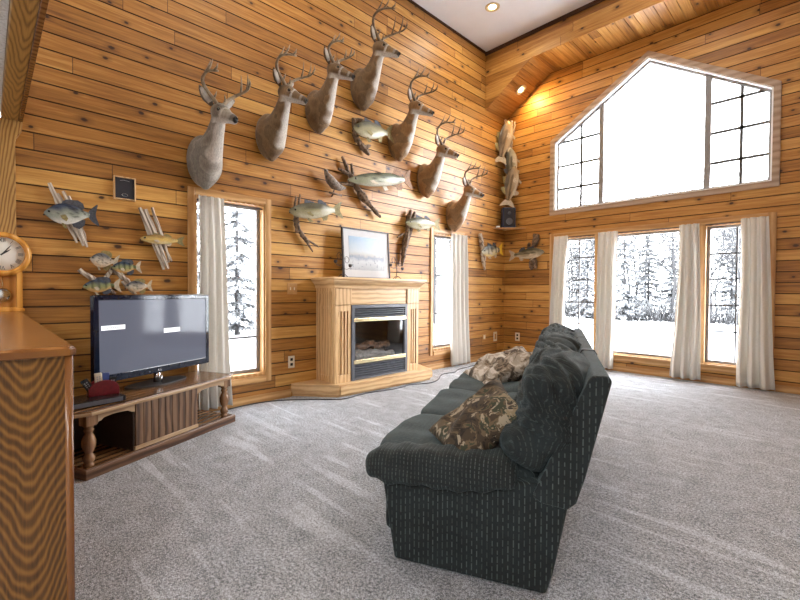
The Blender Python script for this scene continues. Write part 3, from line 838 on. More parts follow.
def mount(label, loc, wall='left', head='left', group=None, cat='mounted fish', name='fish_mount'):
    """local +X runs along the wall. left wall, head left: +X points to -y"""
    if wall == 'left': rz = -PI/2 if head == 'left' else PI/2
    else: rz = 0 if head == 'right' else PI
    return empty(name, label, cat, loc, (0, 0, rz), group or 'fish mounted on the log walls')
def lw(parent_y, parent_z, y, z): return (-(y-parent_y), z-parent_z)
def mount_left(label, y, z, L, Hh, kind, wood, tilt=0., out=.11, bend=.01, mat='driftwood', seed=0, extra=None):
    """y,z = fish centre on the wall; wood = list of (y0,z0,y1,z1,r,depth)"""
    r = mount(label, (0, y, z))
    fish_body(r, 'fish', L, Hh, KIND[kind], seed, bend, (0, out, 0), tilt)
    driftwood(r, [(-(a-y), b-z, -(c-y), d-z, rr, dp) for a, b, c, d, rr, dp in wood], mat, seed)
    return r
mount_left('blue grey crappie fish on pale driftwood slats, nearest the oak post', -6.45, 1.80, .32, .17, 'crappie',
    [(-6.575, 2.03, -6.40, 1.58, .019, .03), (-6.52, 1.96, -6.36, 1.56, .018, .034), (-6.485, 1.98, -6.335, 1.55, .017, .03), (-6.455, 1.95, -6.345, 1.62, .014, .03)], tilt=.06, out=.075, seed=1)
mount_left('small golden fish over grey driftwood boards, between square speaker and window', -5.80, 1.655, .33, .088, 'golden',
    [(-5.955, 1.93, -5.765, 1.39, .022, .03), (-5.915, 1.92, -5.735, 1.40, .022, .034), (-5.86, 1.94, -5.72, 1.46, .015, .03), (-5.875, 1.80, -5.70, 1.47, .012, .03)], tilt=.0, out=.08, seed=2)
r = mount('cluster of four sunfish on driftwood, just above the television', (0, -6.15, 1.33))
for nm, (yy, zz, L_, H_, kd, tl, ot) in {'a': (-6.235, 1.445, .185, .125, 'sunfish', -.12, .09), 'b': (-6.085, 1.395, .20, .10, 'bluegill', .05, .12), 'c': (-6.26, 1.235, .24, .11, 'bluegill', .05, .12), 'd': (-5.99, 1.235, .19, .10, 'sunfish', .05, .10)}.items():
    fish_body(r, 'fish', L_, H_, KIND[kd], len(nm)*3, .006, (-(yy+6.15), ot, zz-1.33), tl)
driftwood(r, [(.24, .035, -.0, -.16, .022, .04), (.05, .08, -.13, -.08, .02, .05), (.02, .05, .12, -.12, .018, .05), (-.05, -.05, -.14, -.16, .016, .05)], 'driftwood', 5)
mount_left('walleye with spiny fin on a branch of driftwood, between near window and picture', -4.22, 2.125, .66, .19, 'walleye',
    [(-4.43, 2.06, -4.40, 1.86, .030, .05), (-4.41, 1.92, -4.25, 1.74, .024, .05), (-4.30, 1.80, -4.12, 1.72, .012, .06), (-4.34, 1.84, -4.20, 1.66, .012, .05), (-4.39, 2.17, -4.37, 2.30, .012, .05), (-4.45, 2.12, -4.42, 2.27, .012, .05)], tilt=.15, out=.13, bend=.02, mat='driftwood_dark', seed=6)
mount_left('long pike with rust coloured fins on forked driftwood, above the mantel picture', -3.25, 2.655, 1.06, .18, 'pike',
    [(-3.78, 2.86, -3.63, 2.60, .022, .05), (-3.64, 2.80, -3.60, 2.56, .018, .05), (-3.66, 2.66, -3.50, 2.44, .035, .06), (-3.55, 2.50, -3.37, 2.32, .045, .07), (-3.40, 2.36, -3.15, 2.19, .026, .06), (-3.85, 2.52, -3.55, 2.56, .022, .05), (-3.84, 2.70, -3.66, 2.66, .02, .05)], tilt=.185, out=.16, bend=.02, mat='driftwood_dark', seed=7)
# knotty bird carving by the pike
r = empty('bird_mount', 'mottled brown bird perched left of the pike on the wall', 'bird', (0, -3.93, 2.52), (0, 0, -PI/2))
b_ = MB(); b_.tube([(.135, .10, .09), (.115, .10, .065), (.07, .10, .01), (.0, .10, -.045), (-.08, .10, -.065), (-.16, .10, -.055)], [.012, .030, .055, .058, .040, .012], 12)
b_.build('body', M['bird'], r)
b_ = MB(); b_.tube([(.115, .10, .08), (.125, .10, .105), (.12, .10, .12)], [.022, .024, .008], 10); b_.build('head', M['bird'], r)
b_ = MB(); b_.tube([(.14, .10, .105), (.175, .10, .098)], [.007, .001], 6); b_.build('beak', M['iron'], r)
b_ = MB(); b_.tube([(.0, .10, -.09), (-.01, .05, -.15), (-.03, .0, -.16)], [.008, .010, .012], 6); b_.tube([(.06, .08, -.14), (-.12, .08, -.15)], .013, 6); b_.build('perch', M['driftwood_dark'], r)
mount_left('stout greenish fish behind the red brown deer, high on the wall', -3.36, 3.265, .62, .22, 'walleye',
    [(-3.62, 3.36, -3.42, 3.38, .03, .05), (-3.60, 3.20, -3.50, 3.06, .034, .05), (-3.60, 3.36, -3.58, 3.16, .03, .05), (-3.53, 3.10, -3.36, 2.98, .035, .06), (-3.45, 3.05, -3.33, 3.10, .02, .06)], tilt=.14, out=.13, mat='driftwood_dark', seed=9)
mount_left('pale walleye beside an upright driftwood post, between picture and far window', -2.42, 2.185, .66, .18, 'walleye',
    [(-2.58, 2.36, -2.66, 2.05, .035, .06), (-2.50, 2.35, -2.62, 1.95, .030, .06), (-2.63, 2.08, -2.72, 1.72, .040, .06), (-2.66, 1.95, -2.74, 1.56, .028, .05), (-2.72, 2.02, -2.84, 1.95, .016, .05)], tilt=.08, out=.14, bend=.02, mat='driftwood_dark', seed=10)
mount_left('yellow tailed perch on a bare stick, beneath the corner shelf', -.60, 1.925, .60, .21, 'perch',
    [(-.87, 2.20, -.79, 1.92, .034, .05), (-.80, 1.95, -.74, 1.66, .036, .05), (-.76, 1.75, -.72, 1.58, .02, .05)], tilt=.14, out=.11, seed=11)
r = mount('largemouth bass on grey driftwood, on the window wall below the corner shelf', (.53, 0, 1.88), 'back', 'right')
fish_body(r, 'fish', .64, .19, KIND['bass'], 3, .01, (0, -.12, 0), -.04)
driftwood(r, [(.16, .33, .05, .02, .05, -.05), (.10, .34, .10, .12, .04, -.05), (.02, .10, .12, -.26, .05, -.05), (.08, -.1, .02, -.27, .045, -.05), (.00, .20, -.03, .12, .025, -.05)], 'driftwood_dark', 12)
# corner stack of three bass on one upright driftwood post, facing the room diagonal
r = empty('fish_mount', 'tall driftwood post with three bass in the corner, above the dark blue speaker', 'mounted fish', (.10, -.10, 3.5), (0, 0, math.radians(-45-90)+PI), 'fish mounted on the log walls')
r.rotation_euler = (0, 0, math.radians(45))
# local X now lies along the bisector's perpendicular; local -Y faces the room
driftwood(r, [(-.02, .80, .02, .1, .062, .0), (.06, .82, .05, .3, .04, .0), (.02, .2, .06, -.45, .05, .0), (-.04, .84, -.06, .5, .028, .0), (.05, -.3, .02, -.68, .045, .0), (.13, .80, .10, .6, .02, .0)], 'driftwood', 13)
fish_body(r, 'fish', .72, .26, KIND['cbass'], 21, .01, (-.08, -.11, .42), -1.38)
fish_body(r, 'fish', .62, .22, KIND['bass'], 22, .01, (.05, -.10, -.02), -1.62)
fish_body(r, 'fish', .68, .26, KIND['cbass'], 23, .01, (.03, -.15, -.38), -1.40)

# corner shelf, speaker, white box
sh = MB(); sh.prism([(0.0, 0.0), (.43, 0.0), (.37, -.06), (.06, -.36), (0.0, -.40)], 2, 2.345, 2.362); o = sh.build('corner_shelf', M['trim_h'], bevel=.004)
tag(o, 'small triangular wooden shelf across the room corner', 'shelf')
r = empty('bookshelf_speaker', 'dark blue upright speaker standing on the corner shelf', 'speaker', (.155, -.15, 2.362), (0, 0, math.radians(45)))
MB().box(-.115, .115, -.08, .08, 0, .36).build('cabinet', M['navy_speaker'], r, bevel=.012)
MB().box(-.10, .10, -.087, -.080, .015, .345).build('grille', M['speaker_mesh'], r, bevel=.004)
q = MB(); q.lathe([(.06, 0), (.06, .006), (.05, .009), (.012, .004), (.0, .012)], 20, mat=Matrix.Translation((0, -.087, .11)) @ Matrix.Rotation(PI/2, 4, 'X')); q.build('woofer', M['louver'], r)
q = MB(); q.lathe([(.028, 0), (.028, .006), (.0, .010)], 16, mat=Matrix.Translation((0, -.087, .26)) @ Matrix.Rotation(PI/2, 4, 'X')); q.build('tweeter', M['louver'], r)
tag(MB().box(-.06, .06, -.03, .03, 0, .025).build('small_box', M['white_card'], None, .003, (.045, -.315, 2.362), (0, 0, -.9)), 'flat white box lying on the corner shelf beside the speaker', 'box')

# square framed speaker
r = empty('wall_speaker', 'small square dark speaker in a pale wooden frame, above the driftwood fish', 'speaker', (0, -6.067, 2.078))
m = MB(); a, b, w = .082, .098, .010
m.box(0, .028, -a, -a+w, -b, b); m.box(0, .028, a-w, a, -b, b); m.box(0, .028, -a+w, a-w, b-w, b); m.box(0, .028, -a+w, a-w, -b, -b+w)
m.build('frame', M['oak_light'], r, bevel=.003)
MB().box(0, .018, -a+w, a-w, -b+w, b-w).build('grille', M['speaker_mesh'], r)
m = MB(); m.tube([(.020, .022*math.cos(t*PI/10), -.058+.012*math.sin(t*PI/10)) for t in range(21)], .0018, 5); m.build('oval_badge', M['chrome'], r)
m = MB(); m.tube([(.020, -.035+.07*t/8, .062+.006*math.sin(PI*t/8)) for t in range(9)], .0016, 5); m.build('trim_arc', M['grey_ink'], r)

# ------------------------------------------------------------------ switch and outlets
def plate(label, loc, rz, w, h, mat, slots):
    r = empty('wall_plate', label, 'outlet' if 'outlet' in label else 'switch', loc, (0, 0, rz))
    MB().box(0, .007, -w/2, w/2, -h/2, h/2).build('cover', M[mat], r, bevel=.003)
    for (y, z, a, b, mt) in slots: MB().box(.006, .011, y-a/2, y+a/2, z-b/2, z+b/2).build('socket' if 'outlet' in label else 'toggle', M[mt], r, bevel=.001)
    return r
plate('double light switch in a wooden cover, left of the fireplace', (0, -4.442, 1.228), 0, .125, .125, 'plate_wood', [(-.025, 0, .012, .03, 'ivory'), (.025, 0, .012, .03, 'ivory')])
plate('wood covered outlet low on the wall, left of the fireplace', (0, -4.452, .395), 0, .08, .135, 'ivory', [(0, .028, .03, .03, 'slot'), (0, -.028, .03, .03, 'slot')])
plate('pale square outlet, left of two low outlets by the corner', (0, -.65, .41), 0, .10, .10, 'plate_wood', [(0, 0, .05, .06, 'ivory')])
plate('outlet with white cover on the log wall, right beside the corner', (0, -.30, .395), 0, .11, .17, 'ivory', [(0, 0, .05, .10, 'plate_wood')])
plate('white outlet on the window wall near the corner', (.282, 0, .39), -PI/2, .09, .15, 'ivory', [(0, .03, .035, .035, 'slot'), (0, -.03, .035, .035, 'slot')])

# ------------------------------------------------------------------ fireplace
r = empty('fireplace', 'light oak gas fireplace with black louvred insert and low hearth', 'fireplace', (0, -3.43, 0))
Y = 3.43
hearth = [(0, -4.455+Y), (0, -2.40+Y), (.49, -2.585+Y), (.432, -4.10+Y)]
m = MB(); m.prism([(p[0], p[1]) for p in hearth], 2, 0.045, .150); m.prism([(0, -4.44+Y), (0, -2.42+Y), (.47, -2.60+Y), (.415, -4.09+Y)], 2, 0, .05)
m.build('hearth', M['oak_light_h'], r, bevel=.006)
# scalloped apron along the hearth front
m = MB(); p = []; n = 40
for i in range(n+1):
    t = i/n; p.append((-4.09+Y+t*1.49, .03+.012*math.sin(t*14)*(1 if t > .35 else .2)))
poly = p+[(-2.60+Y, .125), (-4.09+Y, .125)]
mt = Matrix(((0, 0, 1, .004), (1, 0, 0, 0), (0, 1, 0, 0), (0, 0, 0, 1)))
sh = .058/1.515
mt = Matrix.Translation((.438, 0, 0)) @ Matrix(((1, sh, 0, sh*.67), (0, 1, 0, 0), (0, 0, 1, 0), (0, 0, 0, 1)))
m.prism(poly, 0, 0, .016, mat=mt); m.build('apron', M['oak_light_h'], r, bevel=.003)
def blk(x0, x1, y0, y1, z0, z1, mb): mb.box(x0, x1, y0+Y, y1+Y, z0, z1)
m = MB(); blk(0, .35, -4.12, -3.89, .15, 1.25, m); blk(0, .35, -2.965, -2.745, .15, 1.25, m); blk(.0, .35, -3.89, -2.965, 1.04, 1.25, m)
m.build('surround', M['oak_light'], r, bevel=.004)
for y0, y1 in ((-4.12, -3.89), (-2.965, -2.745)):   # pilasters: stiles with fluted field
    m = MB(); z0, z1 = .15, 1.04; w = y1-y0
    blk(.35, .38, y0, y0+.045, z0, z1, m); blk(.35, .38, y1-.045, y1, z0, z1, m)
    blk(.35, .38, y0+.045, y1-.045, z0, .24, m); blk(.35, .38, y0+.045, y1-.045, .97, z1, m)
    for k in range(3):
        yy = y0+.055+k*(w-.11-.026)/2; blk(.35, .372, yy, yy+.026, .24, .97, m)
    pl = m.build('pilaster', M['oak_light'], r, bevel=.004)
    m = MB(); blk(.35, .388, y0-.004, y1+.004, 1.045, 1.235, m); m.build('corner_block', M['oak_light'], r, bevel=.004)
# side panel mouldings on the near end
m = MB(); blk(.06, .09, -4.135, -4.12, .2, 1.2, m); blk(.29, .32, -4.135, -4.12, .2, 1.2, m); blk(.09, .29, -4.135, -4.12, 1.17, 1.2, m); blk(.09, .29, -4.135, -4.12, .2, .23, m); blk(.09, .29, -4.133, -4.12, 1.0, 1.03, m)
m.build('side_moulding', M['oak_light'], r, bevel=.003)
m = MB(); blk(.35, .372, -3.885, -2.97, 1.045, 1.235, m); m.build('frieze', M['oak_light_h'], r, bevel=.003)
m = MB()   # crown: stepped cove that wraps three sides
prof = [(0, 1.235), (.012, 1.235), (.016, 1.262), (.03, 1.285), (.05, 1.305), (.065, 1.318), (.065, 1.330)]
def wrap(d): return [(0, -4.12-d+Y), (.38+d, -4.12-d+Y), (.38+d, -2.745+d+Y), (0, -2.745+d+Y)]
rings = [[(x, y, z) for x, y in wrap(d)] for d, z in prof]
m.loft(rings, 0, True, False); m.build('crown_moulding', M['oak_light_h'], r)
m = MB(); d = .078; m.box(0, .38+d, -4.12-d+Y, -2.745+d+Y, 1.330, 1.362); m.build('mantel_shelf', M['oak_light_h'], r, bevel=.008)
# insert
I0, I1 = -3.89, -2.965
m = MB(); blk(.36, .39, I0, I0+.045, .152, 1.04, m); blk(.36, .39, I1-.045, I1, .152, 1.04, m); blk(.36, .39, I0+.045, I1-.045, 1.0, 1.04, m); blk(.36, .39, I0+.045, I1-.045, .152, .17, m)
m.build('insert_frame', M['louver'], r, bevel=.004)
m = MB(); blk(.02, .34, I0+.03, I1-.03, .155, .165, m); blk(.02, .03, I0+.03, I1-.03, .165, 1.03, m); blk(.03, .35, I0+.03, I0+.04, .165, 1.03, m); blk(.03, .35, I1-.04, I1-.03, .165, 1.03, m); blk(.03, .35, I0+.04, I1-.04, 1.0, 1.03, m)
blk(.03, .35, I0+.04, I1-.04, .335, .345, m); blk(.03, .35, I0+.04, I1-.04, .88, .89, m)
m.build('firebox', M['firebrick'], r)
for k, zz in enumerate([.895+.026*i for i in range(4)]+[.175+.028*i for i in range(6)]):
    m = MB(); m.prism([(.362, zz), (.384, zz+.002), (.384, zz+.008), (.366, zz+.018), (.360, zz+.018)], 1, I0+.045+Y, I1-.045+Y)
    m.build('louver', M['louver'], r)
m = MB(); blk(.366, .394, I0+.03, I1-.03, .84, .885, m); m.build('brass_trim', M['brass'], r, bevel=.004)
m = MB(); blk(.366, .394, I0+.03, I1-.03, .343, .39, m); m.build('brass_trim', M['brass'], r, bevel=.004)
m = MB(); blk(.366, .388, I0+.03, I0+.055, .39, .84, m); blk(.366, .388, I1-.055, I1-.03, .39, .84, m); m.build('door_frame', M['louver'], r, bevel=.003)
m = MB(); blk(.368, .371, I0+.055, I1-.055, .39, .84, m); m.build('glass_door', M['fire_glass'], r)
for (a, b, rr, mt_) in (((.27, -3.75, .40), (.27, -3.13, .40), .045, 'ash_log'), ((.20, -3.70, .44), (.30, -3.35, .43), .040, 'ash_log'), ((.16, -3.66, .49), (.24, -3.42, .56), .045, 'char_log'), ((.18, -3.40, .50), (.22, -3.15, .53), .042, 'char_log'), ((.12, -3.72, .42), (.12, -3.16, .42), .04, 'ash_log')):
    a = Vector((a[0], a[1]+Y, a[2])); b = Vector((b[0], b[1]+Y, b[2])); pts = [a.lerp(b, i/6)+Vector((0, 0, .008*math.sin(i*2))) for i in range(7)]
    m = MB(); m.tube(pts, [rr*(.8+.3*random.random()) for _ in pts], 9, smooth=False); m.build('log', M[mt_], r)
m = MB(); blk(.08, .33, -3.78, -3.10, .345, .375, m); m.build('ember_bed', M['ash_log'], r, bevel=.01)

# picture leaning above the mantel
r = empty('framed_picture', 'dark framed pale winter landscape print standing on the mantel', 'picture', (.155, -3.45, 1.364), (0, math.radians(-4.), 0))
w2, h2, t = .385, .625, .016
m = MB(); m.box(-.018, .012, -w2, -w2+t, 0, h2); m.box(-.018, .012, w2-t, w2, 0, h2); m.box(-.018, .012, -w2+t, w2-t, h2-t, h2); m.box(-.018, .012, -w2+t, w2-t, 0, t)
m.build('frame', M['iron'], r, bevel=.002)
MB().box(-.012, .0, -w2+t, w2-t, t, h2-t).build('mat_board', M['mat_white'], r)
MB().box(.0, .002, -.285, .285, .105, .525).build('print', M['print'], r)
# iron candelabra
def candelabra(label, y, flip):
    r = empty('candle_stand', label, 'candle holder', (.34, y, 1.364), group='pair of iron candle stands on the mantel')
    m = MB(); m.tube([(0, 0, .03), (0, 0, .34)], .004, 6)
    m.build('stem', M['iron'], r)
    for k in range(3):
        a = k*2*PI/3+.5; m = MB(); m.tube([(0, 0, .035), (.03*math.cos(a), .03*math.sin(a), .03), (.06*math.cos(a), .06*math.sin(a), .004)], .004, 6); m.build('leg', M['iron'], r)
    for s, z in ((-1, .20), (1, .16)):
        m = MB(); cx = .055*s
        m.tube([(0, cx+.038*math.cos(t)*(1-t*.055)*s*-1, z+.04+.045*math.sin(t)*(1-t*.055)) for t in [i*.5 for i in range(16)]], .0032, 6)
        m.tube([(0, 0, z-.05), (0, s*.05, z-.07), (0, s*.10, z-.05), (0, s*.105, z-.035)], .0032, 6); m.build('scroll_arm', M['iron'], r)
        m = MB(); m.lathe([(.012, z-.04), (.02, z-.028), (.02, z-.005), (.015, z-.005)], 12, mat=Matrix.Translation((0, s*.105, 0))); m.build('candle_cup', M['iron'], r)
    return r
candelabra('thin iron scroll candle stand before the near edge of the picture', -3.98, 1)
candelabra('thin iron scroll candle stand beyond the far side of the picture', -3.12, -1)

# ------------------------------------------------------------------ television stand
ANG = math.radians(25.48)
A0 = Vector((1.053, -6.495, 0))
r = empty('television_stand', 'low dark pine television stand with turned posts and a planked door', 'tv stand', A0, (0, 0, ANG))
# local: y along the front, x = out of the front, so body lies at x<0
m = MB(); m.box(-.46, 0, 0, 1.323, 0, .065); m.build('plinth', M['stand_h'], r, bevel=.006)
m = MB(); m.box(-.44, -.02, .02, 1.30, .065, .072); m.build('lower_shelf', M['stand_top'], r)
top = [(-.50, -.10), (-.16, -.10), (-.055, -.045), (.0, .035), (.0, 1.24), (-.06, 1.345), (-.50, 1.345)]
m = MB(); m.prism(top, 2, .408, .432); m.build('top', [M['stand_top']], r, bevel=.004)
m = MB()
for i in range(len(top)-1):
    a, b = Vector((*top[i], 0)), Vector((*top[i+1], 0))
m.prism([(q[0]*1.0+(.005 if q[0] > -.4 else 0), q[1]+(.006 if q[1] > 1 else (-.006 if q[1] < 0 else 0))) for q in top], 2, .402, .424); m.build('top_edge', M['stand_edge'], r, bevel=.003)
def post_(x, y):
    pr = [(.030, .065), (.030, .085), (.022, .09), (.033, .105), (.036, .125), (.024, .145), (.020, .155), (.032, .175), (.040, .205), (.040, .235), (.030, .265), (.020, .285), (.026, .295), (.030, .305), (.022, .318), (.031, .325), (.031, .345)]
    m = MB(); m.lathe(pr, 20, mat=Matrix.Translation((x, y, 0))); m.box(x-.036, x+.036, y-.036, y+.036, .335, .402)
    m.build('turned_post', M['turned'], r)
post_(-.055, .055); post_(-.055, 1.24); post_(-.42, .055); post_(-.42, 1.24)
def arch(y0, y1):
    n = 20; p = [(y0, .402), (y1, .402)]
    for i in range(n+1):
        t = 1-i/n; p.append((y0+(y1-y0)*t, .345+.028*math.sin(PI*t)**.5*(1 if .12 < t < .88 else .4)))
    m = MB(); m.prism(p, 0, -.045, -.022); m.build('arched_rail', M['stand_edge'], r, bevel=.002)
arch(.09, .35); arch(.90, 1.205)
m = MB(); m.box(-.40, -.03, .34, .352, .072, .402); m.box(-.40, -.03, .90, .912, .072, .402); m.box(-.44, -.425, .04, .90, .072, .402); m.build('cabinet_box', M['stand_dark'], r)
m = MB()
for k in range(9): m.box(-.032, -.018, .352+k*.0609+.0008, .352+(k+1)*.0609-.0008, .10, .402)
m.build('planked_door', M['stand'], r, bevel=.003)
m = MB(); m.box(-.036, -.014, .345, .905, .072, .10); m.build('door_rail', M['stand_edge'], r, bevel=.003)

# television
Tc = Vector((.885-.0, -6.43, 0))
tvA = Vector((.641, -6.393, 0)); tvB = Vector((.195, -5.439, 0)); tw = (tvB-tvA).length; tang = math.atan2(-(tvB-tvA).x, (tvB-tvA).y)
mid = (tvA+tvB)/2; mid.z = .432
r = empty('television', 'black flat screen television standing on the low pine stand', 'television', mid, (0, 0, tang))
hw = tw/2; zb, zt = .092, .728
m = MB(); b = .034
m.box(-.03, .012, -hw, -hw+b, zb, zt); m.box(-.03, .012, hw-b, hw, zb, zt); m.box(-.03, .012, -hw+b, hw-b, zt-b, zt); m.box(-.03, .012, -hw+b, hw-b, zb, zb+.055)
m.build('bezel', M['tv_frame'], r, bevel=.005)
m = MB(); m.box(-.055, -.03, -hw+.04, hw-.04, zb+.03, zt-.03); m.box(-.028, .004, -hw+b, hw-b, zb+.055, zt-b)
m.build('back_shell', M['black'], r)
sc_ = MB().box(.004, .006, -hw+b, hw-b, zb+.055, zt-b).build('screen', M['screen'], r)
def msg(y0, y1, z0, z1):
    m = MB(); m.box(.006, .0075, y0, y1, z0, z1, 0)
    n = 7
    for i in range(n): m.box(.0075, .0079, y0+(y1-y0)*(.22+.08*i), y0+(y1-y0)*(.27+.08*i), (z0+z1)/2-.005, (z0+z1)/2+.004, 1)
    m.build('message_box', [M['message'], M['grey_ink']], r)
msg(-hw+.055, -hw+.235, .475, .508); msg(-.035+.08, .125+.08, .415, .452)
m = MB(); m.box(.006, .007, hw-.33, hw-.19, .66, .69)
# brand letters on the lower bezel
cu = bpy.data.curves.new('logo', 'FONT'); cu.body = 'LG'; cu.size = .028; cu.extrude = .0008; cu.align_x = 'CENTER'
to = bpy.data.objects.new('maker_mark', cu); COL.objects.link(to)
dg = bpy.context.evaluated_depsgraph_get(); dg.update(); me = bpy.data.meshes.new_from_object(to.evaluated_get(dg)); bpy.data.objects.remove(to, do_unlink=True)
to = bpy.data.objects.new('maker_mark', me); COL.objects.link(to); me.materials.append(M['chrome']); to.parent = r; to.location = (.0135, 0, zb+.018); to.rotation_euler = (PI/2, 0, PI/2)
m = MB(); m.tube([(-.02, 0, .01), (-.02, 0, zb+.02)], .028, 16); m.tube([(.03, 0, .012), (.03, 0, zb-.02)], .007, 8); m.build('neck', M['chrome'], r)
m = MB(); n = 32; m.prism([(.13*math.cos(2*PI*i/n)*.95-.02, .27*math.sin(2*PI*i/n)) for i in range(n)], 2, .0, .014, smooth=True); m.build('foot', M['black_matte'], r, bevel=.003)

# disc player, letter rack with remotes
fr = Matrix.Translation(A0) @ Matrix.Rotation(ANG, 4, 'Z')
def onstand(x, y, z=.432): return fr @ Vector((x, y, z))
r = empty('disc_player', 'flat black disc player on the near end of the television stand', 'disc player', onstand(-.195, .175), (0, 0, ANG-.25))
MB().box(-.105, .115, -.19, .16, .005, .042).build('case', M['black'], r, bevel=.006)
MB().box(.115, .118, -.17, .14, .008, .036).build('front_panel', M['louver'], r)
m = MB()
for a, b in ((-.08, -.14), (.09, -.14), (-.08, .12), (.09, .12)): m.lathe([(.012, 0), (.012, .006)], 10, mat=Matrix.Translation((a, b, 0)))
m.build('feet', M['black'], r)
rk = empty('letter_rack', 'burgundy leather desk rack with rounded front on the black player', 'desk rack', onstand(-.205, .255, .432+.042), (0, 0, ANG-.45))
def halfround(w, h, n=16): return [(-w, 0)]+[(-w*math.cos(PI*i/n), h*.45+h*.55*math.sin(PI*i/n)) for i in range(n+1)]+[(w, 0)]
MB().prism(halfround(.085, .105), 0, .035, .045).build('front_panel', M['burgundy'], rk, bevel=.003)
MB().prism(halfround(.085, .105), 0, -.045, -.037).build('rear_panel', M['burgundy'], rk, bevel=.003)
m = MB(); m.box(-.045, .045, -.085, .085, 0, .008); m.box(-.045, .045, -.088, -.08, .0, .055); m.box(-.045, .045, .08, .088, .0, .055); m.box(-.037, .035, -.002, .002, .008, .06); m.build('tray', M['burgundy'], rk, bevel=.002)
def remote(label, x, y, h, tx, ty, mat, w=.022):
    p = onstand(-.205, .255, .432+.052) + Matrix.Rotation(ANG-.45, 3, 'Z') @ Vector((x, y, 0))
    o = empty('remote_control', label, 'remote control', p, (tx, ty, ANG-.45))
    MB().box(-.009, .009, -w, w, .0, h).build('case', M[mat], o, bevel=.004)
    m = MB()
    for i in range(4):
        for j in range(2): m.box(.009, .0105, -.011+j*.014, -.003+j*.014, h-.03-i*.014, h-.022-i*.014)
    m.build('button', M['grey_ink'], o)
remote('grey remote control leaning out of the near end of the burgundy rack', .005, -.055, .12, -.5*-1, .0, 'black')
remote('cream remote control upright in the burgundy rack', -.012, -.02, .14, .06, 0, 'ivory')
remote('black remote control tilted in the far end of the burgundy rack', .01, .045, .11, -.1, 0, 'black')
p = onstand(-.205, .255, .484)+Matrix.Rotation(ANG-.45, 3, 'Z') @ Vector((-.024, .02, 0))
M['blue_card'] = plain('blue card', (.05, .09, .30), .5)
o = tag(MB().box(-.002, .002, -.02, .02, 0, .135).build('folded_card', M['blue_card'], None, .001, p, (0, 0, ANG-.45)), 'narrow blue card standing in the burgundy rack', 'card')

# ------------------------------------------------------------------ long oak cabinet with the clock
XC, ZC = 2.775, 1.04
r = empty('oak_cabinet', 'long oak half height cabinet with a polished top, closest to the viewer', 'cabinet', (0, -7.05, 0))
MB().box(0.0, XC-.005, -.25, .290, 0, ZC-.028).build('body', M['oak_edge'], r, bevel=.003)
MB().box(XC-.005, XC+.006, -.25, .280, .0, ZC-.028).build('end_panel', M['oak_end'], r)
m = MB(); m.tube([(XC+.0, .286, .0), (XC+.0, .286, ZC-.028)], .011, 10); m.build('corner_bead', M['oak_top'], r)
m = MB(); m.prism([(0, -.28), (XC+.016, -.28), (XC+.016, .286), (XC+.004, .300), (0, .300)], 2, ZC-.024, ZC); m.build('top', [M['oak_top']], r, bevel=.006)
m = MB(); m.prism([(0, -.27), (XC+.019, -.27), (XC+.019, .288), (XC+.006, .304), (0, .304)], 2, ZC-.027, ZC-.006); m.build('top_edge', M['oak_edge'], r, bevel=.003)

r = empty('pendulum_clock', 'honey oak wall clock with round dial and glass pendulum window', 'clock', (.035, -6.845, 1.04))
m = MB(); w = .108
def frame_(mb, y, z0, z1, x0, x1, t):
    mb.box(x0, x1, -y, -y+t, z0, z1); mb.box(x0, x1, y-t, y, z0, z1); mb.box(x0, x1, -y+t, y-t, z1-t, z1); mb.box(x0, x1, -y+t, y-t, z0, z0+t)
frame_(m, w, 0.0, .30, 0, .07, .032); m.box(0, .012, -w+.03, w-.03, .03, .27); m.build('case', M['clock_wood'], r, bevel=.004)
m = MB(); m.box(.0, .075, -w-.01, w+.01, 0, .022); m.build('base_moulding', M['clock_wood'], r, bevel=.004)
cz = .418; Rm = Matrix.Translation((0, 0, cz)) @ Matrix.Rotation(PI/2, 4, 'Y')
m = MB(); m.lathe([(.160, .0), (.163, .03), (.160, .065), (.148, .088), (.132, .092), (.124, .085), (.122, .07), (.10, .0)], 48, mat=Rm); m.build('bezel', M['clock_wood'], r)
m = MB(); m.lathe([(.126, .062), (.126, .068), (.0, .068)], 48, mat=Rm); dl = m.build('dial', M['dial'], r)
nums = ['XII', 'I', 'II', 'III', 'IIII', 'V', 'VI', 'VII', 'VIII', 'IX', 'X', 'XI']
parts_ = []
for i, t_ in enumerate(nums):
    cu = bpy.data.curves.new('n', 'FONT'); cu.body = t_; cu.size = .042; cu.extrude = .0004; cu.align_x = 'CENTER'; cu.align_y = 'CENTER'
    to = bpy.data.objects.new('n', cu); COL.objects.link(to)
    a = -i*PI/6
    dg = bpy.context.evaluated_depsgraph_get(); dg.update(); me = bpy.data.meshes.new_from_object(to.evaluated_get(dg)); bpy.data.objects.remove(to, do_unlink=True)
    me.transform(Matrix.Translation((.069, 0, cz)) @ Matrix(((0, 0, 1, 0), (1, 0, 0, 0), (0, 1, 0, 0), (0, 0, 0, 1))) @ Matrix.Rotation(a, 4, 'Z') @ Matrix.Translation((0, .098, 0)) @ Matrix.Scale(.75, 4, (1, 0, 0)))
    me.materials.clear(); me.materials.append(M['ink'])
    no = bpy.data.objects.new('numeral', me); COL.objects.link(no); no.parent = dl
def hand(a, ln, w_, nm):
    m = MB(); m.prism([(-w_, -.012), (w_, -.012), (w_*.9, ln*.55), (0, ln), (-w_*.9, ln*.55)], 2, .0705, .0718, mat=Matrix.Translation((0, 0, cz)) @ Matrix(((0, 0, 1, 0), (1, 0, 0, 0), (0, 1, 0, 0), (0, 0, 0, 1))) @ Matrix.Rotation(a, 4, 'Z'))
    m.build(nm, M['ink'], r)
hand(math.radians(-36), .098, .0035, 'minute_hand'); hand(math.radians(-52), .062, .005, 'hour_hand')
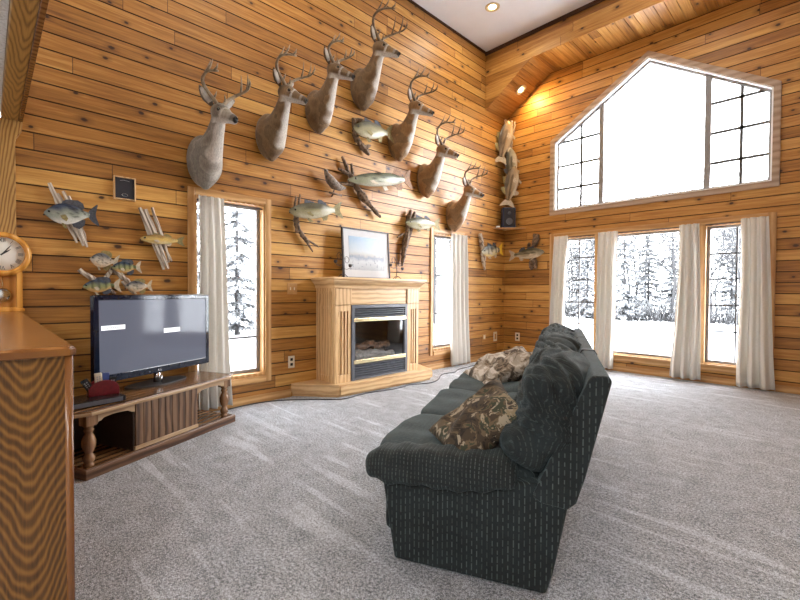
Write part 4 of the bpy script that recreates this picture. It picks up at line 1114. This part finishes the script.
m = MB(); m.tube([(.03, 0, .13), (.03, 0, .27)], .0025, 6); m.build('pendulum_rod', M['brass'], r)
m = MB(); m.lathe([(.050, 0), (.050, .006), (.035, .010), (.0, .012)], 28, mat=Matrix.Translation((.028, 0, .12)) @ Matrix.Rotation(PI/2, 4, 'Y')); m.build('pendulum_bob', M['mirror'], r)
MB().box(.060, .062, -w+.032, w-.032, .032, .268).build('pane', M['glass'], r)

# ------------------------------------------------------------------ sofa
SA = math.radians(25)
r = empty('reclining_sofa', 'dark green ribbed three seat reclining sofa facing the television', 'sofa', (2.958, -5.642, 0), (0, 0, SA))
LN = 2.2
endp = [(.0, .012), (.64, .012), (.665, .10), (.72, .39), (.735, .455), (.5, .44), (-.05, .38), (-.055, .34)]
MB().prism(endp, 1, .0, .07).build('side_panel', M['sofa_side'], r, bevel=.012, seg=3)
MB().prism(endp, 1, LN-.07, LN).build('side_panel', M['sofa_side'], r, bevel=.012, seg=3)
MB().prism([(.03, .05), (.62, .05), (.69, .36), (-.02, .36)], 1, .06, LN-.06).build('base', M['sofa_side'], r)
for k in range(3):
    a, b = .085+k*.70, .085+(k+1)*.70-.015
    m = MB(); softbox(.028, (b-a)/2, .155, .25, 10, .004, 5, k, m, Matrix.Translation((-.055, (a+b)/2, .22))); m.build('footrest', M['sofa_side'], r)
seat_edges = [(.05, .66), (.66, 1.36), (1.36, LN-.05)]
for k, (a, b) in enumerate(seat_edges):
    m = MB()
    def sag(q, a=a, b=b):
        q = q.copy(); 
        if q.z > 0: q.z += .012*math.cos(q.y/((b-a)/2)*PI/2)-.010*math.exp(-((q.y-.02)/.1)**2) + .010*math.sin(q.x*10)
        return q
    softbox(.385, (b-a)/2+.004, .075, .30, 20, .014, 4, k*3, m, Matrix.Translation((.255, (a+b)/2, .415)), sag=sag)
    m.build('seat_cushion', M['sofa_seat'], r)
def arm(y, s):
    m = MB()
    def sg(q):
        q = q.copy(); t = (q.x+.3)/.6
        q.z += .045*max(0, min(1, t))-.006*math.cos(q.x*60)*(1 if abs(q.z) > .02 else 0)
        return q
    softbox(.335, .085, .082, .55, 22, .010, 6, 2, m, Matrix.Translation((.19, y, .422)), sag=sg)
    return m.build('arm_pad', M['sofa_arm'], r)
arm(.035, 1); arm(LN-.035, -1)
# back shells
bp = [(.585, .40), (.62, .38), (.715, .37), (.745, .40), (.775, .50), (.862, .875), (.85, .892), (.795, .892), (.78, .87)]
for k, (a, b) in enumerate(((-.02, .735), (.745, 1.455), (1.465, LN+.02))):
    MB().prism(bp, 1, a, b).build('back_shell', M['sofa_side'], r, bevel=.014, seg=3)
m = MB(); m.prism([(.775, .86), (.79, .897), (.852, .897), (.867, .874), (.845, .79), (.84, .79), (.80, .86)], 1, .727, .752); m.build('strap', M['black_matte'], r)
for k, (a, b) in enumerate(((-.01, .73), (.745, 1.45), (1.465, LN+.01))):
    m = MB(); R = Matrix.Rotation(math.radians(17), 4, 'Y')
    softbox(.132, (b-a)/2+.022, .212, .55, 24, .026, 4.5, 5+k*7, m, Matrix.Translation((.645, (a+b)/2, .722)) @ R)
    softbox(.125, (b-a)/2+.012, .095, .62, 16, .018, 6, 9+k*7, m, Matrix.Translation((.560, (a+b)/2, .565)) @ R)
    o = m.build('back_cushion', M['sofa_back'], r)
    rm = o.modifiers.new('r', 'REMESH'); rm.mode = 'VOXEL'; rm.voxel_size = .012; rm.use_smooth_shade = True
    sm = o.modifiers.new('s', 'SMOOTH'); sm.factor = .5; sm.iterations = 3
    tx = bpy.data.textures.new('w', 'CLOUDS'); tx.noise_scale = .09
    apply_mesh(o)
    for v in o.data.vertices:   # gathered folds radiating over the pillow top
        p = v.co; n_ = v.normal; up = max(0, min(1, (p.z-.60)/.15))
        w = math.sin((p.z*1.0+p.x*1.6+.35*noise.noise(p*3.3+Vector((k, 0, 0))))*62+p.y*9)
        v.co = p+n_*(.011*up*w+.004*noise.noise(p*22))
    for p in o.data.polygons: p.use_smooth = True

# pillows
def pillow(label, loc, rot, w, h, t, mat, seed, crumple=.02):
    n = 34; vs = []; fs = []
    for side in (1, -1):
        for j in range(n+1):
            for i in range(n+1):
                u, v = 2*i/n-1, 2*j/n-1
                e = max(0, (1-u*u)*(1-v*v)); z = side*t*e**.42
                k = 1+.10*(abs(u*v))**2-.05*(1-abs(u))*(abs(v)**4)-.05*(1-abs(v))*(abs(u)**4)
                p = Vector((u*w*k, v*h*k, z))
                q = p*7+Vector((seed, seed*2, 0))
                p += Vector((.3, .3, 1))*crumple*(1-max(abs(u), abs(v))**6)*(abs(noise.noise(q))*-1.6+.5+.5*noise.noise(q*2.2))*side
                p.z += crumple*.9*noise.noise(Vector((u*1.5, v*1.5, seed)))
                vs.append(p)
    N1 = (n+1)**2
    for s in (0, 1):
        for j in range(n):
            for i in range(n):
                k = s*N1+j*(n+1)+i; f = (k, k+1, k+n+2, k+n+1); fs.append(f if s == 0 else f[::-1])
    def bi(s, i, j): return s*N1+j*(n+1)+i
    for i in range(n):
        fs += [(bi(0, i, 0), bi(1, i, 0), bi(1, i+1, 0), bi(0, i+1, 0)), (bi(0, i+1, n), bi(1, i+1, n), bi(1, i, n), bi(0, i, n)), (bi(0, 0, i+1), bi(1, 0, i+1), bi(1, 0, i), bi(0, 0, i)), (bi(0, n, i), bi(1, n, i), bi(1, n, i+1), bi(0, n, i+1))]
    m = MB(); m.add(vs, fs, 0, True); o = m.build('throw_pillow', M[mat], None, loc=loc, rot=rot)
    return tag(o, label, 'pillow', 'camouflage pillows on the sofa')
fs_ = Matrix.Translation((2.958, -5.642, 0)) @ Matrix.Rotation(SA, 4, 'Z')
def place_pillow(label, c, xdir, ydir, w, h, t, mat, seed, cr):
    x = Vector(xdir).normalized(); y = Vector(ydir); y = (y-x*y.dot(x)).normalized(); z = x.cross(y)
    R = Matrix((x, y, z)).transposed()
    Rw = fs_.to_3x3() @ R
    pillow(label, fs_ @ Vector(c), Rw.to_euler(), w, h, t, mat, seed, cr)
place_pillow('brown woodland camouflage pillow propped at the near end of the sofa', (.335, .20, .600), (.62, .28, .50), (-.35, .85, .30), .20, .17, .075, 'camo', 1.3, .02)
place_pillow('crumpled pale camouflage pillow farther along the sofa, nearest the fireplace', (.26, 1.86, .575), (.62, .38, .26), (-.45, .85, .10), .29, .24, .085, 'camo_pale', 6.1, .05)

# ------------------------------------------------------------------ recessed lamps, added fill lights, cord
def can_light(label, loc, rot, warm=True, rad=.085):
    r = empty('recessed_light', label, 'ceiling light', loc, rot)
    m = MB(); m.lathe([(rad+.022, 0), (rad+.02, -.006), (rad, -.010), (rad-.006, .0), (rad-.010, .04)], 32)
    m.build('trim_ring', M['vent_ring'], r)
    m = MB(); m.lathe([(rad-.012, .012), (rad*.6, -.002), (0, -.006)], 24); m.build('bulb', M['bulb'], r)
    return r
def spot(loc, rot, power, size=.14, col=(1, .82, .58), spread=PI):
    l = bpy.data.lights.new('lamp_and_fill_light', 'AREA'); l.shape = 'DISK'; l.size = size; l.energy = power; l.color = col; l.spread = spread
    o = bpy.data.objects.new('lamp_and_fill_light', l); COL.objects.link(o); o.location = loc; o.rotation_euler = rot; return o
can_light('round recessed light in the white ceiling', (.747, -1.6, H-.001), (0, 0, 0))
sa = -math.atan2(.575, .862)
can_light('glowing recessed light in the sloped end of the wooden soffit', (.474, -.303, 4.375+.474/.862*.575-.003), (0, sa, 0), rad=.075)
nrm = Vector((.575, 0, -.862)).normalized()
spot(Vector((.474, -.303, 4.689))+nrm*.02, (0, sa, 0), 6, .12, (1, .60, .22))
for x, y in ((.747, -1.6), (.9, -4.9), (2.9, -1.6), (2.9, -4.9), (4.6, -3.2)):  # after the first, unseen cans added as fill light
    spot((x, y, H-.02), (0, 0, 0), 4.5, .16, (1, .88, .70))
    if (x, y) != (.747, -1.6): can_light('recessed ceiling light added out of view as fill', (x, y, H-.001), (0, 0, 0)).__setitem__('group', 'added fill lights overhead')
# unseen fill lights added over the viewer's end, brightening the sofa's near side
for x, y in ((1.2, -9.0), (3.0, -9.0), (4.8, -9.0), (4.6, -7.9)):
    spot((x, y, ZL), (0, 0, 0), 9, .5, (1, .97, .93))

cord = [(.06, -5.20), (.03, -4.95), (.06, -4.72), (.16, -4.54), (.33, -4.33), (.47, -4.19), (.52, -4.08), (.50, -3.90), (.49, -3.7), (.53, -3.5), (.55, -3.25), (.52, -3.05), (.58, -2.9), (.62, -2.75), (.55, -2.52), (.42, -2.33), (.34, -2.15), (.38, -1.95), (.28, -1.75), (.24, -1.4), (.17, -1.0), (.10, -.6), (.06, -.33)]
m = MB(); pts = []
for i in range(len(cord)-1):
    for t in (0, .33, .66):
        p0, p1, p2, p3 = [Vector((*cord[max(0, min(len(cord)-1, i+k))], 0)) for k in (-1, 0, 1, 2)]
        q = .5*((2*p1)+(p2-p0)*t+(2*p0-5*p1+4*p2-p3)*t*t+(-p0+3*p1-3*p2+p3)*t**3); q.z = .006; pts.append(q)
m.tube(pts, .006, 6); tag(m.build('power_cord', M['ink']), 'thin dark cord lying on the carpet around the hearth', 'cord')

# ------------------------------------------------------------------ outdoors
g = MB(); n = 40; vs = []; fs = []
for j in range(n+1):
    for i in range(n+1):
        x = -70+110*i/n; y = -30+110*j/n
        far = max(0, math.hypot(x-2, y)-24)
        inside = -1 < x < XR+1 and YB-1 < y < 1
        vs.append((x, y, -.40+.12*noise.noise(Vector((x*.15, y*.15, 0)))*(0 if inside else 1)+far*.010))
for j in range(n):
    for i in range(n): k = j*(n+1)+i; fs.append((k, k+1, k+n+2, k+n+1))
g.add(vs, fs, 0, True); struct(g.build('ground', M['snow']))

def bare_tree(seed, h):
    rnd = random.Random(seed); mb = MB()
    def br(p, d, ln, r, lvl):
        n = 3; pts = [p]; rs = [r]; dd = d.copy()
        for i in range(n):
            dd = (dd+Vector((rnd.uniform(-1, 1), rnd.uniform(-1, 1), rnd.uniform(-.5, .9)))*.14).normalized(); pts.append(pts[-1]+dd*ln/n); rs.append(r*(1-.22*(i+1)))
        mb.tube(pts, rs, 4 if lvl else 6)
        if lvl >= 4: return
        for k in range((14, 6, 4, 3)[lvl]):
            t = rnd.uniform(.18 if lvl == 0 else .2, 1); i = min(n-1, int(t*n)); q = pts[i].lerp(pts[i+1], t*n-i)
            a = rnd.uniform(0, 2*PI); side = Vector((math.cos(a), math.sin(a), rnd.uniform(.1, .9))).normalized()
            br(q, (dd*.5+side).normalized(), ln*rnd.uniform(.34, .55), max(.013, rs[i]*.5), lvl+1)
    br(Vector((0, 0, 0)), Vector((0, 0, 1)), h, h*.014, 0)
    return mb
def conifer(seed, h):
    rnd = random.Random(seed); mb = MB(); nb = MB()
    mb.tube([(0, 0, 0), (0, 0, h)], [h*.016, .01], 6)
    z = h*.06
    while z < h*.98:
        R = h*.20*(1-z/h)**.8+.1
        for k in range(9):
            a = rnd.uniform(0, 2*PI); ln = R*rnd.uniform(.6, 1.1); dz = -ln*rnd.uniform(.15, .4)
            e = Vector((math.cos(a)*ln, math.sin(a)*ln, z+dz)); s = Vector((-math.sin(a), math.cos(a), 0))
            for q in range(5):
                t = .25+.18*q; c = Vector((0, 0, z)).lerp(e, t); w = ln*.16*(1.2-t*.6)
                for sg in (-1, 1):
                    tip = c+s*sg*w+(e-Vector((0, 0, z))).normalized()*w*.8+Vector((0, 0, -w*.35))
                    nb.tube([c, c.lerp(tip, .5)+Vector((0, 0, .02)), tip], [.035, .05, .008], 4)
            nb.tube([Vector((0, 0, z)), e], [.04, .012], 4)
        z += h*.045
    return mb, nb
bt = [(bare_tree(s, h), s) for s, h in ((11, 6.6), (12, 6.0), (13, 7.0))]
protos = []
for mb, s in bt:
    protos.append(mb)
cnt = 0
def add_tree(proto, x, y, z, sc, rz, label, conif=False):
    o = proto if proto.get('fresh') else None
    c = proto.copy() if not proto.get('fresh') else proto
    if proto.get('fresh'): del proto['fresh']
    else:
        COL.objects.link(c)
        for ch in proto.children:
            k = ch.copy(); COL.objects.link(k); k.parent = c
    c.location = (x, y, z); c.rotation_euler = (0, 0, rz); c.scale = (sc,)*3
    tag(c, label, 'tree', 'snowy conifers outside' if conif else 'bare snowy trees outside')
    return c
P = []
for mb in protos:
    o = mb.build('bare_tree', M['bark']); o['fresh'] = 1; P.append(o)
PC = []
for s in (31, 32):
    a, b = conifer(s, 6.2); r_ = empty('snowy_conifer', 'x', 'tree'); r_['fresh'] = 1
    a.build('trunk', M['bark'], r_); b.build('foliage', M['needles'], r_); PC.append(r_)
rnd = random.Random(8)
k = 0
for row, (yy, nn) in enumerate(((20.5, 9), (22.5, 9), (25, 10), (28, 10))):
    for i in range(nn):
        x = -13+17.5*(i+rnd.uniform(.15, .85))/nn
        cf = rnd.random() < .22
        lab = 'snow laden conifer in the woods beyond the snowy yard' if cf else 'bare snow dusted tree in the woods beyond the yard'
        add_tree((PC if cf else P)[k % (2 if cf else 3)], x, yy+rnd.uniform(-.8, .8), -.45, rnd.uniform(.85, 1.08), rnd.uniform(0, 6), lab, cf); k += 1
for i in range(12):   # beyond the left wall windows
    t = i/11; x = -9.5+rnd.uniform(-2, 1); y = -3.0+15*t+rnd.uniform(-.5, .5)
    cf = i < 4
    lab = 'snow laden conifer outside the window by the television' if cf else 'bare snow dusted tree outside the log wall windows'
    add_tree((PC if cf else P)[i % 2], x, y, -.45, rnd.uniform(.85, 1.1), rnd.uniform(0, 6), lab, cf)
# brush along the edge of the yard
def brush(name, pts_fn, n_):
    mb = MB(); rr = random.Random(5)
    for i in range(n_):
        x, y = pts_fn(rr); h = rr.uniform(.5, 1.7)
        for q in range(3):
            a = rr.uniform(0, 6.3); d = Vector((math.cos(a)*.4, math.sin(a)*.4, 1)).normalized(); p = Vector((x, y, -.5))
            mb.tube([p, p+d*h*.5, p+d*h+Vector((rr.uniform(-.2, .2), rr.uniform(-.2, .2), 0))], [.022, .016, .005], 3)
    o = mb.build(name, M['bark']); tag(o, 'tangle of snowy brush along the edge of the yard', 'brush', None, 'stuff')
brush('underbrush', lambda r_: (r_.uniform(-14, 5), r_.gauss(21, .8)), 700)

# ------------------------------------------------------------------ sky, portals, camera
w = bpy.data.worlds.new('overcast'); SC.world = w; w.use_nodes = True; nt = w.node_tree; nt.nodes.clear()
bg = nt.nodes.new('ShaderNodeBackground'); ow = nt.nodes.new('ShaderNodeOutputWorld'); nt.links.new(bg.outputs[0], ow.inputs[0])
bg.inputs[0].default_value = (.93, .965, 1.0, 1)
# overcast sky, brightest where the cloud-hidden sun stands beyond the window wall
tc = nt.nodes.new('ShaderNodeTexCoord'); dp = nt.nodes.new('ShaderNodeVectorMath'); dp.operation = 'DOT_PRODUCT'
dp.inputs[1].default_value = Vector((.70, .66, .24)).normalized(); nt.links.new(tc.outputs['Generated'], dp.inputs[0])
def wm(op, a, b):
    q = nt.nodes.new('ShaderNodeMath'); q.operation = op
    for i, v in enumerate((a, b)):
        if isinstance(v, bpy.types.NodeSocket): nt.links.new(v, q.inputs[i])
        else: q.inputs[i].default_value = v
    return q.outputs[0]
nt.links.new(wm('ADD', wm('MULTIPLY', wm('POWER', wm('MAXIMUM', dp.outputs['Value'], 0.), 14.), 15.), 4.0), bg.inputs[1])
def portal(loc, rot, sx, sy):
    l = bpy.data.lights.new('portal', 'AREA'); l.shape = 'RECTANGLE'; l.size = sx; l.size_y = sy; l.cycles.is_portal = True
    o = bpy.data.objects.new('window_portal', l); COL.objects.link(o); o.location = loc; o.rotation_euler = rot
portal((2.35, .17, 1.18), (-PI/2, 0, 0), 2.8, 1.95)
portal((2.35, .17, 3.6), (-PI/2, 0, 0), 2.85, 2.1)
portal((-.17, -5.13, 1.2), (0, -PI/2, 0), 1.9, .75)
portal((-.17, -1.67, 1.2), (0, -PI/2, 0), 1.9, .75)

fw = Vector((-.71550929, .69833095, -.01950255)); rt = Vector((.69837961, .71570776, .00532147)); up = Vector((-.01767427, .00981262, .99979565))
cd = bpy.data.cameras.new('camera'); cam = bpy.data.objects.new('camera', cd); COL.objects.link(cam)
cam.matrix_world = Matrix.Translation((4.3079, -6.9306, 1.2)) @ Matrix((rt, up, -fw)).transposed().to_4x4()
cd.sensor_width = 36; cd.lens = 19.078; cd.clip_start = .02; cd.clip_end = 300
SC.camera = cam
SC.view_settings.view_transform = 'Standard'; SC.view_settings.look = 'None'; SC.view_settings.gamma = 1; SC.view_settings.use_curve_mapping = False
SC.view_settings.exposure = 1.85
SC.cycles.max_bounces = 10; SC.cycles.diffuse_bounces = 6; SC.cycles.transparent_max_bounces = 12
SC.cycles.sample_clamp_indirect = 6; SC.cycles.use_denoising = True
